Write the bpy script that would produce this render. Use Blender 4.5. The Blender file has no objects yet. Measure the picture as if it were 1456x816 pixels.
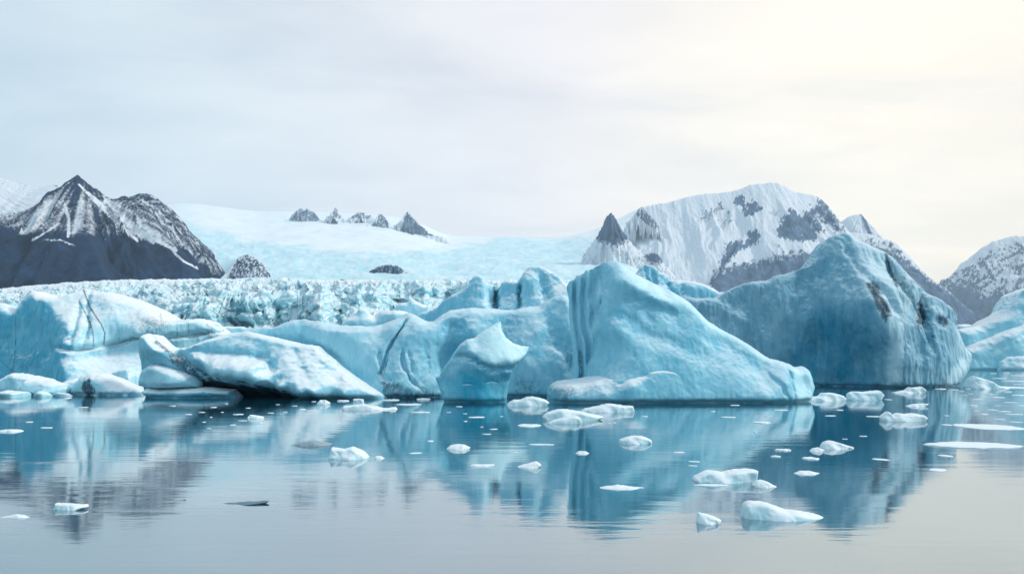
import bpy, math, random
import numpy as np

random.seed(7)
C = bpy.context.scene
COL = C.collection
F, H, HZ, CX = 1261.0, 5.0, 505.0, 728.0      # focal length and horizon in photograph pixels, eye height in metres

def wx(px, Y): return (px - CX) / F * Y
def wz(py, Y): return H + (HZ - py) / F * Y
def dist(py): return F * H / (py - HZ)          # distance of the water surface seen at row py

# ------------------------------------------------------------------ noise
def _hash(ix, iy, iz, seed):
    h = (ix.astype(np.uint32) * np.uint32(374761393) + iy.astype(np.uint32) * np.uint32(668265263)
         + iz.astype(np.uint32) * np.uint32(2147483647) + np.uint32((seed * 1013904223 + 12345) & 0xffffffff))
    h = (h ^ (h >> np.uint32(13))) * np.uint32(1274126177)
    h = (h ^ (h >> np.uint32(16))) * np.uint32(2246822519)
    return h ^ (h >> np.uint32(15))

def perlin(p, seed=0):
    p = np.asarray(p, dtype=np.float64)
    i = np.floor(p).astype(np.int64); fr = p - i
    u = fr * fr * fr * (fr * (fr * 6 - 15) + 10)
    out = np.zeros(len(p))
    for dx in (0, 1):
        wxx = u[:, 0] if dx else 1 - u[:, 0]
        for dy in (0, 1):
            wyy = u[:, 1] if dy else 1 - u[:, 1]
            for dz in (0, 1):
                wzz = u[:, 2] if dz else 1 - u[:, 2]
                h = _hash(i[:, 0] + dx, i[:, 1] + dy, i[:, 2] + dz, seed)
                a = (h & np.uint32(1023)).astype(np.float64) / 1023 * 2 - 1
                b = ((h >> np.uint32(10)) & np.uint32(1023)).astype(np.float64) / 1023 * 2 - 1
                c = ((h >> np.uint32(20)) & np.uint32(1023)).astype(np.float64) / 1023 * 2 - 1
                out += wxx * wyy * wzz * (a * (fr[:, 0] - dx) + b * (fr[:, 1] - dy) + c * (fr[:, 2] - dz))
    return out * 1.4

def fbm(p, octv=4, seed=0, gain=.5):
    s = np.zeros(len(p)); a = 1.0; q = np.asarray(p, float)
    for k in range(octv):
        s += a * perlin(q + 17.3 * k, seed + k); q = q * 2.03; a *= gain
    return s

def ridged(p, octv=4, seed=0, gain=.5):
    s = np.zeros(len(p)); a = 1.0; q = np.asarray(p, float); w = np.ones(len(p))
    for k in range(octv):
        n = np.clip(1 - np.abs(perlin(q + 9.1 * k, seed + k)) * 1.6, 0, 1); n = n * n
        s += a * n * w; w = np.clip(n * 1.5, 0, 1); q = q * 2.1; a *= gain
    return s

def sstep(a, b, x):
    t = np.clip((x - a) / (b - a), 0, 1); return t * t * (3 - 2 * t)

def P3(x, y, z): return np.stack([np.broadcast_to(x, np.broadcast(x, y, z).shape).ravel(),
                                  np.broadcast_to(y, np.broadcast(x, y, z).shape).ravel(),
                                  np.broadcast_to(z, np.broadcast(x, y, z).shape).ravel()], 1).astype(float)

def cells(p, seed=0, first=False):
    """Worley cells: random value of the nearest cell and the distance to the border with the next one."""
    p = np.asarray(p, float); i = np.floor(p).astype(np.int64)
    f1 = np.full(len(p), 9.); f2 = np.full(len(p), 9.); idv = np.zeros(len(p))
    for dx in (-1, 0, 1):
        for dy in (-1, 0, 1):
            for dz in (-1, 0, 1):
                c = i + np.array([dx, dy, dz]); h = _hash(c[:, 0], c[:, 1], c[:, 2], seed)
                q = np.stack([(h & np.uint32(1023)), (h >> np.uint32(10)) & np.uint32(1023), (h >> np.uint32(20)) & np.uint32(1023)], 1) / 1023.
                d = np.sqrt(((c + q - p) ** 2).sum(1)); n = d < f1
                f2 = np.where(n, f1, np.minimum(f2, d)); f1 = np.where(n, d, f1)
                idv = np.where(n, (_hash(c[:, 0], c[:, 1], c[:, 2], seed + 77) & np.uint32(4095)) / 4095., idv)
    return (f1, f2 - f1) if first else (idv, f2 - f1)

# ------------------------------------------------------------------ 2D helpers
def poly_sdf(X, Z, poly):                      # positive inside
    poly = np.asarray(poly, float); d2 = np.full(X.shape, 1e18); ins = np.zeros(X.shape, bool)
    n = len(poly)
    for k in range(n):
        ax, az = poly[k]; bx, bz = poly[(k + 1) % n]
        ex, ez = bx - ax, bz - az; L = ex * ex + ez * ez + 1e-12
        t = np.clip(((X - ax) * ex + (Z - az) * ez) / L, 0, 1)
        d2 = np.minimum(d2, (X - ax - t * ex) ** 2 + (Z - az - t * ez) ** 2)
        if az != bz:
            c = ((az > Z) != (bz > Z)) & (X < ex * (Z - az) / (bz - az) + ax)
            ins ^= c
    return np.where(ins, 1, -1) * np.sqrt(d2)

def line_dist(X, Z, pts):
    d2 = np.full(X.shape, 1e18); pts = np.asarray(pts, float); tt = np.zeros(X.shape)
    n = len(pts) - 1
    for k in range(n):
        ax, az = pts[k]; bx, bz = pts[k + 1]; ex, ez = bx - ax, bz - az
        t = np.clip(((X - ax) * ex + (Z - az) * ez) / (ex * ex + ez * ez + 1e-12), 0, 1)
        d = (X - ax - t * ex) ** 2 + (Z - az - t * ez) ** 2
        tt = np.where(d < d2, (k + t) / n, tt); d2 = np.minimum(d2, d)
    return np.sqrt(d2), tt

def rbf(pts, vals, X, Z, eps=0.25):
    pts = np.asarray(pts, float); vals = np.asarray(vals, float); n = len(pts)
    def k(a, b): return -np.sqrt(((a[:, None, :] - b[None, :, :]) ** 2).sum(-1) + eps * eps)
    A = np.zeros((n + 1, n + 1)); A[:n, :n] = k(pts, pts); A[:n, n] = 1; A[n, :n] = 1
    w = np.linalg.solve(A, np.append(vals, 0))
    q = np.stack([X.ravel(), Z.ravel()], 1); out = np.empty(len(q))
    for s in range(0, len(q), 40000):
        out[s:s + 40000] = k(q[s:s + 40000], pts) @ w[:n] + w[n]
    return out.reshape(X.shape)

def blur2(a, n=1):
    for _ in range(n):
        b = np.pad(a, 1, mode='edge')
        a = (b[1:-1, 1:-1] * 4 + (b[:-2, 1:-1] + b[2:, 1:-1] + b[1:-1, :-2] + b[1:-1, 2:]) * 2
             + b[:-2, :-2] + b[2:, 2:] + b[:-2, 2:] + b[2:, :-2]) / 16
    return a

def chaikin(p):
    p = [tuple(q) for q in p]; o = [p[0]]
    for a, b in zip(p[:-1], p[1:]):
        o += [(a[0] * .75 + b[0] * .25, a[1] * .75 + b[1] * .25), (a[0] * .25 + b[0] * .75, a[1] * .25 + b[1] * .75)]
    return o + [p[-1]]

# ------------------------------------------------------------------ meshing
def surface_nets(f, origin, step):
    nx, ny, nz = f.shape; neg = f < 0
    cnt = np.zeros((nx - 1, ny - 1, nz - 1), np.int8)
    for a in (0, 1):
        for b in (0, 1):
            for c in (0, 1):
                cnt += neg[a:nx - 1 + a, b:ny - 1 + b, c:nz - 1 + c]
    act = (cnt > 0) & (cnt < 8)
    I, J, K = np.nonzero(act)
    acc = np.zeros((len(I), 3)); num = np.zeros(len(I))
    cor = [(a, b, c) for a in (0, 1) for b in (0, 1) for c in (0, 1)]
    val = {q: f[I + q[0], J + q[1], K + q[2]].astype(float) for q in cor}
    for q in cor:
        for ax in range(3):
            if q[ax] == 0:
                r = list(q); r[ax] = 1; r = tuple(r)
                v0, v1 = val[q], val[r]; m = (v0 < 0) != (v1 < 0)
                t = np.where(m, v0 / np.where(m, v0 - v1, 1), 0)
                for d in range(3):
                    acc[:, d] += m * (q[d] + (t if d == ax else 0))
                num += m
    V = np.stack([I, J, K], 1) + acc / num[:, None]
    V = V * step + np.asarray(origin)
    idx = np.full(act.shape, -1, np.int64); idx[I, J, K] = np.arange(len(I))
    Q = []
    for ax in range(3):
        s0 = [slice(None)] * 3; s1 = [slice(None)] * 3
        s0[ax] = slice(0, f.shape[ax] - 1); s1[ax] = slice(1, None)
        ch = neg[tuple(s0)] != neg[tuple(s1)]
        o1, o2 = (ax + 1) % 3, (ax + 2) % 3
        E = np.stack(np.nonzero(ch), 1)
        ok = (E[:, o1] > 0) & (E[:, o2] > 0) & (E[:, o1] < f.shape[o1] - 1) & (E[:, o2] < f.shape[o2] - 1)
        E = E[ok]
        def cell(d1, d2):
            c = E.copy(); c[:, o1] -= d1; c[:, o2] -= d2; return idx[c[:, 0], c[:, 1], c[:, 2]]
        q = np.stack([cell(1, 1), cell(0, 1), cell(0, 0), cell(1, 0)], 1)
        inn = neg[E[:, 0], E[:, 1], E[:, 2]]
        Q.append(np.where(inn[:, None], q, q[:, ::-1]))
    Q = np.concatenate(Q); Q = Q[(Q >= 0).all(1)]
    return V, Q

def laplacian(V, Q, n=2, k=.5):
    a = np.concatenate([Q[:, 0], Q[:, 1], Q[:, 2], Q[:, 3]]); b = np.concatenate([Q[:, 1], Q[:, 2], Q[:, 3], Q[:, 0]])
    i = np.concatenate([a, b]); j = np.concatenate([b, a]); deg = np.bincount(i, minlength=len(V)).astype(float); deg[deg == 0] = 1
    for _ in range(n):
        m = np.stack([np.bincount(i, V[j, d], minlength=len(V)) for d in range(3)], 1) / deg[:, None]
        V = V + k * (m - V)
    return V

def normals(V, Q):
    n = np.cross(V[Q[:, 2]] - V[Q[:, 0]], V[Q[:, 3]] - V[Q[:, 1]])
    N = np.zeros_like(V)
    for k in range(4):
        for d in range(3): N[:, d] += np.bincount(Q[:, k], n[:, d], minlength=len(V))
    return N / (np.linalg.norm(N, axis=1, keepdims=True) + 1e-12)

def mesh_obj(name, V, Q, mat, attrs=None, parent=None, origin=None):
    if origin is not None: V = V - np.asarray(origin)
    me = bpy.data.meshes.new(name)
    Q = np.asarray(Q, np.int32); k = Q.shape[1]
    me.vertices.add(len(V)); me.vertices.foreach_set('co', np.asarray(V, np.float32).ravel())
    me.loops.add(Q.size); me.loops.foreach_set('vertex_index', Q.ravel())
    me.polygons.add(len(Q)); me.polygons.foreach_set('loop_start', np.arange(0, Q.size, k, dtype=np.int32))
    try: me.polygons.foreach_set('loop_total', np.full(len(Q), k, np.int32))
    except Exception: pass
    me.polygons.foreach_set('use_smooth', np.ones(len(Q), bool))
    me.update(calc_edges=True); me.validate()
    for an, av in (attrs or {}).items():
        at = me.attributes.new(an, 'FLOAT', 'POINT'); at.data.foreach_set('value', np.asarray(av, np.float32))
    me.materials.append(mat)
    o = bpy.data.objects.new(name, me); COL.objects.link(o)
    if parent is not None: o.parent = parent
    elif origin is not None: o.location = origin
    return o

def tag(o, label=None, cat=None, group=None, kind=None):
    if label: o['label'] = label
    if cat: o['category'] = cat
    if group: o['group'] = group
    if kind: o['kind'] = kind
    return o

def empty(name, loc):
    o = bpy.data.objects.new(name, None); o.location = loc; o.empty_display_size = .5; COL.objects.link(o); return o

# ------------------------------------------------------------------ materials
class NT:
    def __init__(s, mat):
        s.t = mat.node_tree; s.n = s.t.nodes; s.l = s.t.links
    def node(s, typ, **kw):
        o = s.n.new(typ)
        for k, v in kw.items(): setattr(o, k, v)
        return o
    def link(s, a, b): s.l.new(a, b)
    def val(s, sock, v):
        if hasattr(v, 'is_linked') or isinstance(v, bpy.types.NodeSocket): s.l.new(v, sock)
        else: sock.default_value = v
    def math(s, op, a, b=0.0, c=None, clamp=False):
        m = s.node('ShaderNodeMath', operation=op, use_clamp=clamp); s.val(m.inputs[0], a); s.val(m.inputs[1], b)
        if c is not None: s.val(m.inputs[2], c)
        return m.outputs[0]
    def mix(s, f, a, b, mode='MIX'):
        m = s.node('ShaderNodeMix', data_type='RGBA', blend_type=mode, clamp_factor=True)
        s.val(m.inputs[0], f); s.val(m.inputs[6], a); s.val(m.inputs[7], b); return m.outputs[2]
    def ramp(s, v, lo, hi, a=0.0, b=1.0):
        m = s.node('ShaderNodeMapRange', interpolation_type='SMOOTHSTEP'); s.val(m.inputs[0], v)
        for i, q in enumerate((lo, hi, a, b)): s.val(m.inputs[i + 1], q)
        return m.outputs[0]
    def noise(s, vec, scale, detail=4, rough=.55, dist=0.0):
        m = s.node('ShaderNodeTexNoise'); s.link(vec, m.inputs['Vector'])
        m.inputs['Scale'].default_value = scale; m.inputs['Detail'].default_value = detail
        m.inputs['Roughness'].default_value = rough; m.inputs['Distortion'].default_value = dist
        return m.outputs[0]
    def mapping(s, vec, scale=(1, 1, 1), rot=(0, 0, 0)):
        m = s.node('ShaderNodeMapping'); s.link(vec, m.inputs[0]); m.inputs['Scale'].default_value = scale
        m.inputs['Rotation'].default_value = rot; return m.outputs[0]
    def attr(s, name): return s.node('ShaderNodeAttribute', attribute_name=name).outputs['Fac']

def c4(r, g, b): return (r, g, b, 1.0)

def new_mat(name):
    m = bpy.data.materials.new(name); m.use_nodes = True
    for n in list(m.node_tree.nodes): m.node_tree.nodes.remove(n)
    t = NT(m); out = t.node('ShaderNodeOutputMaterial'); b = t.node('ShaderNodeBsdfPrincipled')
    t.link(b.outputs[0], out.inputs[0]); return m, t, b, out

def ice_material(name, unit=1.0, sss=.25, deep=(0.04, 0.42, 0.57), pale=(0.58, 0.89, 0.96), snow=(.84, .90, .93), bump=.3):
    """Glacier ice: blue dense ice to pale bubbly ice, crust of snow on ledges, bands of grime and painted shade. unit scales the grain to the size of the piece."""
    m, t, b, out = new_mat(name)
    geo = t.node('ShaderNodeNewGeometry'); tc = t.node('ShaderNodeTexCoord'); pos = tc.outputs['Object']
    n1 = t.noise(pos, .22 / unit, 5, .6, .6); n2 = t.noise(t.mapping(pos, (1, 1, .35), (0, .5, .2)), .9 / unit, 5, .62, .4)
    n3 = t.noise(pos, 4.5 / unit, 5, .65)
    tone = t.math('ADD', t.attr('tone'), t.math('MULTIPLY', t.math('SUBTRACT', n1, .5), .60))
    tone = t.math('ADD', tone, t.math('MULTIPLY', t.math('SUBTRACT', n2, .5), .34))
    n4 = t.noise(t.mapping(pos, (1, 1, .09), (.08, .12, 0)), 1.5 / unit, 4, .6, .3); n5 = t.noise(pos, 16 / unit, 3, .7)
    tone = t.math('ADD', tone, t.math('MULTIPLY', t.math('SUBTRACT', n4, .5), .40))
    tone = t.math('ADD', tone, t.math('MULTIPLY', t.math('SUBTRACT', n5, .5), .16))
    tone = t.math('ADD', tone, t.math('MULTIPLY', t.math('SUBTRACT', n3, .5), .16), clamp=True)
    col = t.mix(tone, c4(*deep), c4(*pale))
    sep = t.node('ShaderNodeSeparateXYZ'); t.link(geo.outputs['True Normal'], sep.inputs[0])
    up = t.math('ADD', sep.outputs[2], t.math('MULTIPLY', t.math('SUBTRACT', n2, .5), .5))
    col = t.mix(t.math('MULTIPLY', t.ramp(up, .38, .85), t.attr('snow')), col, c4(*snow))
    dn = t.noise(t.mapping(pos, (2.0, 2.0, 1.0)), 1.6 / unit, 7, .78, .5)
    dirt_shade = t.ramp(t.math('ADD', t.attr('dirt_shade'), t.math('MULTIPLY', t.math('SUBTRACT', dn, .5), 1.1)), .32, .78)
    dirt_shade = t.math('MULTIPLY', dirt_shade, t.ramp(t.attr('dirt_shade'), .02, .2))
    col = t.mix(t.math('MULTIPLY', dirt_shade, .9), col, c4(.012, .04, .075))
    t.link(col, b.inputs['Base Color'])
    b.inputs['Roughness'].default_value = .5; b.inputs['IOR'].default_value = 1.31; b.inputs['Specular IOR Level'].default_value = .32
    if sss > 0:
        t.link(t.math('MULTIPLY', t.math('SUBTRACT', 1.0, dirt_shade, clamp=True), sss), b.inputs['Subsurface Weight'])
        b.inputs['Subsurface Radius'].default_value = (.45, .85, 1.0)
        b.inputs['Subsurface Scale'].default_value = .3 * unit
    v = t.node('ShaderNodeTexVoronoi', feature='SMOOTH_F1'); t.link(t.mapping(pos, (1, 1, .55)), v.inputs['Vector'])
    v.inputs['Scale'].default_value = 1.3 / unit; v.inputs['Smoothness'].default_value = .4
    hgt = t.math('ADD', t.math('MULTIPLY', v.outputs['Distance'], .22), t.math('MULTIPLY', n3, .10))
    hgt = t.math('ADD', hgt, t.math('MULTIPLY', n2, .18))
    bp = t.node('ShaderNodeBump'); bp.inputs['Strength'].default_value = bump; bp.inputs['Distance'].default_value = .3 * unit
    t.link(hgt, bp.inputs['Height']); t.link(bp.outputs[0], b.inputs['Normal'])
    return m

def rock_material(name, unit, rock=(.008, .036, .082), snowc=(.80, .84, .89), grain=1.0):
    m, t, b, out = new_mat(name)
    tc = t.node('ShaderNodeTexCoord'); pos = tc.outputs['Object']
    n1 = t.noise(pos, .05 / unit, 6, .7); n2 = t.noise(pos, .3 / unit, 8, .78)
    rc = t.mix(t.ramp(n1, .3, .7), c4(*[v * .65 for v in rock]), c4(*[v * 1.45 for v in rock]))
    s = t.math('ADD', t.attr('snow'), t.math('MULTIPLY', t.math('SUBTRACT', n2, .5), 1.25 * grain))
    s = t.math('ADD', s, t.math('MULTIPLY', t.math('SUBTRACT', n1, .5), .5 * grain))
    s = t.math('MULTIPLY', t.ramp(s, .32, .70), t.ramp(t.attr('snow'), .02, .12))
    t.link(t.mix(s, rc, c4(*snowc)), b.inputs['Base Color'])
    b.inputs['Roughness'].default_value = .85; b.inputs['Specular IOR Level'].default_value = .2
    bp = t.node('ShaderNodeBump'); bp.inputs['Strength'].default_value = .6; bp.inputs['Distance'].default_value = 4 * unit
    t.link(n2, bp.inputs['Height']); t.link(bp.outputs[0], b.inputs['Normal'])
    return m

M_ICE = ice_material('iceberg_ice', 1.0, deep=(.02, .38, .56))
M_BLUE = ice_material('dense_blue_ice', 1.6, deep=(.03, .26, .40), pale=(.56, .77, .84))
M_FAR = ice_material('distant_iceberg_ice', 2.5, 0.0)
M_FLOE = ice_material('floe_ice', .12, deep=(.20, .62, .72), pale=(.84, .91, .93), bump=.15)
M_DARKFLOE = ice_material('clear_grey_ice', .12, deep=(.10, .17, .22), pale=(.22, .32, .38), snow=(.3, .4, .45))
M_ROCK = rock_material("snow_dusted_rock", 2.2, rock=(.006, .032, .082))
M_ROCKFAR = rock_material('distant_snowy_rock', 3.0, rock=(.06, .11, .185))  # haze put into the colour: far rock paler and bluer than near

# ------------------------------------------------------------------ iceberg builder
def layer(sil, Yr, pts, base=-2.5, roll=1.6, back=5.0, rough=.35, rscale=4.0, cracks=(), smooth=1, undercut=.7, close=True, minthick=1.2, gain=1.0):
    return dict(sil=sil, Yr=Yr, pts=pts, base=base, roll=roll, back=back, rough=rough, rscale=rscale, cracks=cracks,
                gain=gain, smooth=smooth, undercut=undercut, close=close, minthick=minthick)

def ice_body(name, layers, step, mat, parent=None, origin=None, dirt_shade=(), whites=(), tone=.55, snow=1.0, disp=(.22, .07), flute=0.0,
             seed=1, lap=1, sharp=0, scal=1.0):
    polys = []
    for L in layers:
        s = chaikin(L['sil']) if sharp else list(L['sil'])
        p = [(wx(a, L['Yr']), wz(b, L['Yr'])) for a, b in s]
        if L['close']:
            p = [(p[0][0], L['base'])] + p + [(p[-1][0], L['base'])]
        polys.append(p)
    allp = np.array([q for p in polys for q in p])
    x0, z0 = allp.min(0) - 3 * step; x1, z1 = allp.max(0) + 3 * step
    xs = np.arange(x0, x1 + step, step); zs = np.arange(z0, z1 + step, step)
    X, Z = np.meshgrid(xs, zs, indexing='ij')
    fr, bk, Sd = [], [], []
    for L, p in zip(layers, polys):
        S = poly_sdf(X, Z, p)
        Yr = L['Yr']
        if callable(L['pts']): D = L['pts'](CX + X / Yr * F, HZ - (Z - H) / Yr * F)
        else: D = rbf([(wx(a, Yr - d), wz(b, Yr - d)) for a, b, d in L['pts']], [d for _, _, d in L['pts']], X, Z)
        D = blur2(D, L['smooth'])
        sc = L['rscale']
        nn = fbm(P3(X / sc, Yr * .37, Z / sc), 3, seed + 3, .36).reshape(X.shape)
        D = D + L['rough'] * nn + L['rough'] * .45 * (ridged(P3(X / (sc * 1.6), Z / (sc * 1.6) + X / (sc * 4), Yr * .11), 2, seed + 5).reshape(X.shape) - .7)
        D = D * L.get('gain', 1.0)
        for ck in L['cracks']:
            line, dep, wid = ck[:3]
            wv = fbm(P3(X / .8, 3.3, Z / .8), 3, seed + 8).reshape(X.shape)
            d, tt = line_dist(X + wv * min(wid, .3) * .9, Z + wv * min(wid, .3) * .6, [(wx(a, Yr - 3), wz(b, Yr - 3)) for a, b in line])
            D = D - dep * np.exp(-(d / wid) ** 2) * np.clip(4 * tt + .3, 0, 1) * np.clip(4 * (1 - tt) + .3, 0, 1)
        if L['undercut'] > 0:
            D = D - L['undercut'] * np.exp(-(np.clip(Z, 0, 9) / .3) ** 2)
        g = np.sqrt(np.clip(1 - (1 - np.clip(S / (L['roll'] * .7), 0, 1)) ** 2, 0, 1))
        Bk = L['back'] * (1 + .35 * fbm(P3(X / (sc * 1.3), 71.7, Z / (sc * 1.3)), 3, seed + 20).reshape(X.shape))
        yf = Yr - D * g
        yb = np.maximum(Yr + Bk * g, yf + L['minthick'] * g)
        fr.append(yf); bk.append(yb); Sd.append(S)
    m = [s > 0 for s in Sd]
    ya = min(f[k].min() for f, k in zip(fr, m)) - 3 * step; yz = max(f[k].max() for f, k in zip(bk, m)) + 3 * step
    ys = np.arange(ya, yz + step, step)
    f = None
    for yf, yb, S in zip(fr, bk, Sd):
        g = np.maximum(np.maximum(yf[:, None, :] - ys[None, :, None], ys[None, :, None] - yb[:, None, :]), -S[:, None, :]).astype(np.float32)
        f = g if f is None else np.minimum(f, g)
    V, Q = surface_nets(f, (x0, ya, z0), step); del f
    V = laplacian(V, Q, lap)
    N = normals(V, Q)
    u = disp[0] / .22 if disp[0] > 0 else 1
    big = fbm(V / (3.0 * max(u, .05)), 3, seed + 40, .42)
    fine = ridged(V / (1.3 * max(u, .05)) * np.array([1, 1, .6]), 2, seed + 50) - .6
    V2 = V + N * (.6 * disp[0] * big + disp[1] * fine * .6)[:, None]
    wq = V + .5 * u * np.stack([fbm(V / (1.5 * u), 2, seed + 61), fbm(V / (1.5 * u) + 31, 2, seed + 62), fbm(V / (1.5 * u) + 77, 2, seed + 63)], 1)
    f1a, _ = cells(wq / (2.3 * u), seed + 64, True); f1b, _ = cells(wq / (.95 * u), seed + 65, True)
    msk = sstep(-.25, .35, fbm(V / (5 * u), 2, seed + 66))
    V2 = V2 + N * (scal * u * ((f1a - .5) * .20 + (f1b - .5) * .085 * msk))[:, None]
    if flute > 0:
        fl = fbm(V * np.array([1.5, 1.5, .16]) / max(u, .05), 4, seed + 60)
        V2 = V2 + N * (flute * fl * np.clip(1.2 - np.abs(N[:, 2]) * 1.4, 0, 1))[:, None]
    N = normals(V2, Q)
    px = CX + V2[:, 0] / V2[:, 1] * F; py = HZ - (V2[:, 2] - H) / V2[:, 1] * F
    dv = np.zeros(len(V2)); wv = fbm(V2 / 1.1, 4, seed + 70); wv2 = fbm(V2 * np.array([.8, .8, .35]) + 40, 4, seed + 71)
    for dd in dirt_shade:
        if dd[0] == 'line':
            d, tt = line_dist(px + wv * .7, py + wv * .7, dd[1]); dv = np.maximum(dv, dd[3] * np.exp(-(d / dd[2]) ** 2))
        else:
            S = poly_sdf(px + wv * 4 + 3 * wv2, py + wv * 4 + 5 * wv2, dd[1]); dv = np.maximum(dv, dd[3] * sstep(-dd[2], dd[2], S))
    tn = np.full(len(V2), float(tone))
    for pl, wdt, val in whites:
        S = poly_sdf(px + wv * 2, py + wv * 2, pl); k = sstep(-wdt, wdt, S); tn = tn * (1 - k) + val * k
    return mesh_obj(name, V2, Q, mat, dict(dirt_shade=dv, tone=tn, snow=np.full(len(V2), float(snow))), parent, origin)

def base_point(sil, Y):
    xs = [a for a, _ in sil]; return (wx((min(xs) + max(xs)) / 2, Y), Y, 0.0)

# ================================================================== WATER, BED, HAZE
def sheet(name, x0, x1, y0, y1, z, mat):
    V = np.array([(x0, y0, z), (x1, y0, z), (x1, y1, z), (x0, y1, z)], float)
    return mesh_obj(name, V, np.array([[0, 1, 2, 3]]), mat)

def water_material():
    m, t, b, out = new_mat('lagoon_water'); t.n.remove(b)
    geo = t.node('ShaderNodeNewGeometry'); pos = geo.outputs['Position']
    r1 = t.noise(t.mapping(pos, (.16, .9, 1)), 1.0, 4, .55, .5)
    r2 = t.noise(t.mapping(pos, (.9, 3.2, 1), (0, 0, .12)), 1.0, 3, .5, .3)
    r3 = t.noise(t.mapping(pos, (.03, .11, 1), (0, 0, -.1)), 1.0, 3, .5)
    calm = t.ramp(r3, .38, .66, .25, 1.0)
    hgt = t.math('MULTIPLY', t.math('ADD', t.math('MULTIPLY', r1, .026), t.math('MULTIPLY', r2, .006)), calm)
    bp = t.node('ShaderNodeBump'); bp.inputs['Strength'].default_value = 1.0; bp.inputs['Distance'].default_value = WAVE
    t.link(hgt, bp.inputs['Height'])
    gl = t.node('ShaderNodeBsdfGlossy'); gl.inputs['Roughness'].default_value = .05; gl.inputs['Color'].default_value = c4(.90, .94, .955)
    t.link(bp.outputs[0], gl.inputs['Normal'])
    df = t.node('ShaderNodeBsdfDiffuse'); df.inputs['Color'].default_value = c4(.006, .13, .20)
    tr = t.node('ShaderNodeBsdfTransparent'); tr.inputs['Color'].default_value = c4(.30, .66, .72)
    body = t.node('ShaderNodeMixShader'); body.inputs[0].default_value = .45; t.link(df.outputs[0], body.inputs[1]); t.link(tr.outputs[0], body.inputs[2])
    lw = t.node('ShaderNodeLayerWeight'); lw.inputs['Blend'].default_value = .5; t.link(bp.outputs[0], lw.inputs['Normal'])
    fr = t.math('MULTIPLY', t.math('POWER', lw.outputs['Facing'], 2.1), .96)
    mx = t.node('ShaderNodeMixShader'); t.link(fr, mx.inputs[0]); t.link(body.outputs[0], mx.inputs[1]); t.link(gl.outputs[0], mx.inputs[2])
    t.link(mx.outputs[0], out.inputs[0]); return m
WAVE = .5
tag(sheet('water', -9000, 9000, -300, 12000, 0, water_material()), kind='structure')
mb, tb, bb, _ = new_mat('lake_bed_silt')
pn = tb.noise(tb.node('ShaderNodeNewGeometry').outputs['Position'], .05, 4)
tb.link(tb.mix(pn, c4(.03, .10, .13), c4(.05, .14, .17)), bb.inputs['Base Color']); bb.inputs['Roughness'].default_value = .9
tag(sheet('lake_bed', -9000, 9000, -300, 12000, -14, mb), kind='structure')

# ================================================================== ICEBERGS
# --- A: the long pale berg on the left
A = [(-95, 520), (-80, 470), (-55, 446), (-20, 436), (0, 431), (6, 432), (14, 439), (22, 444), (28, 434), (37, 420), (45, 412), (52, 415), (62, 421), (80, 423), (95, 422), (106, 417), (118, 410),
     (135, 413), (160, 417), (185, 424), (205, 431), (225, 441), (240, 450), (252, 456), (265, 455), (280, 453), (292, 454), (303, 460), (325, 478), (338, 500), (346, 545)]
crA = [([(118, 410), (128, 437), (145, 463), (149, 474), (148, 490)], 1.1, .36), ([(112, 428), (125, 452), (132, 470), (133, 492)], 1.0, .36),
       ([(104, 494), (140, 499), (165, 493), (200, 481), (232, 484), (250, 479), (290, 474), (318, 470)], 1.6, .35)]
ptA = [(45, 415, .6), (64, 428, 2.6), (80, 442, 4.4), (95, 458, 6.2), (103, 470, 7.4), (106, 493, 9), (108, 520, 10.5), (112, 548, 12), (0, 440, 1), (0, 480, 1.6), (0, 540, 3), (22, 455, 1.4), (40, 480, 2.6),
       (60, 470, 3.4), (60, 540, 6), (80, 500, 5.6), (-60, 500, 0.4), (118, 414, .8), (135, 450, 5), (138, 490, 8), (160, 440, 4), (200, 438, 2.6), (200, 475, 6.6), (232, 478, 5.4), (262, 470, 3.8), (300, 466, 2.5), (320, 480, 1.2),
       (140, 506, 7), (170, 500, 5.2), (205, 492, 4.4), (240, 494, 3.6), (150, 540, 10), (190, 540, 8.5), (215, 555, 7), (260, 520, 3.2), (300, 540, 2), (290, 480, 2)]
oA = base_point(A, 135)
eA = empty('iceberg', oA)
tag(eA, 'long pale grime-streaked iceberg at the left edge with two thin black cracks', 'iceberg')
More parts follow.
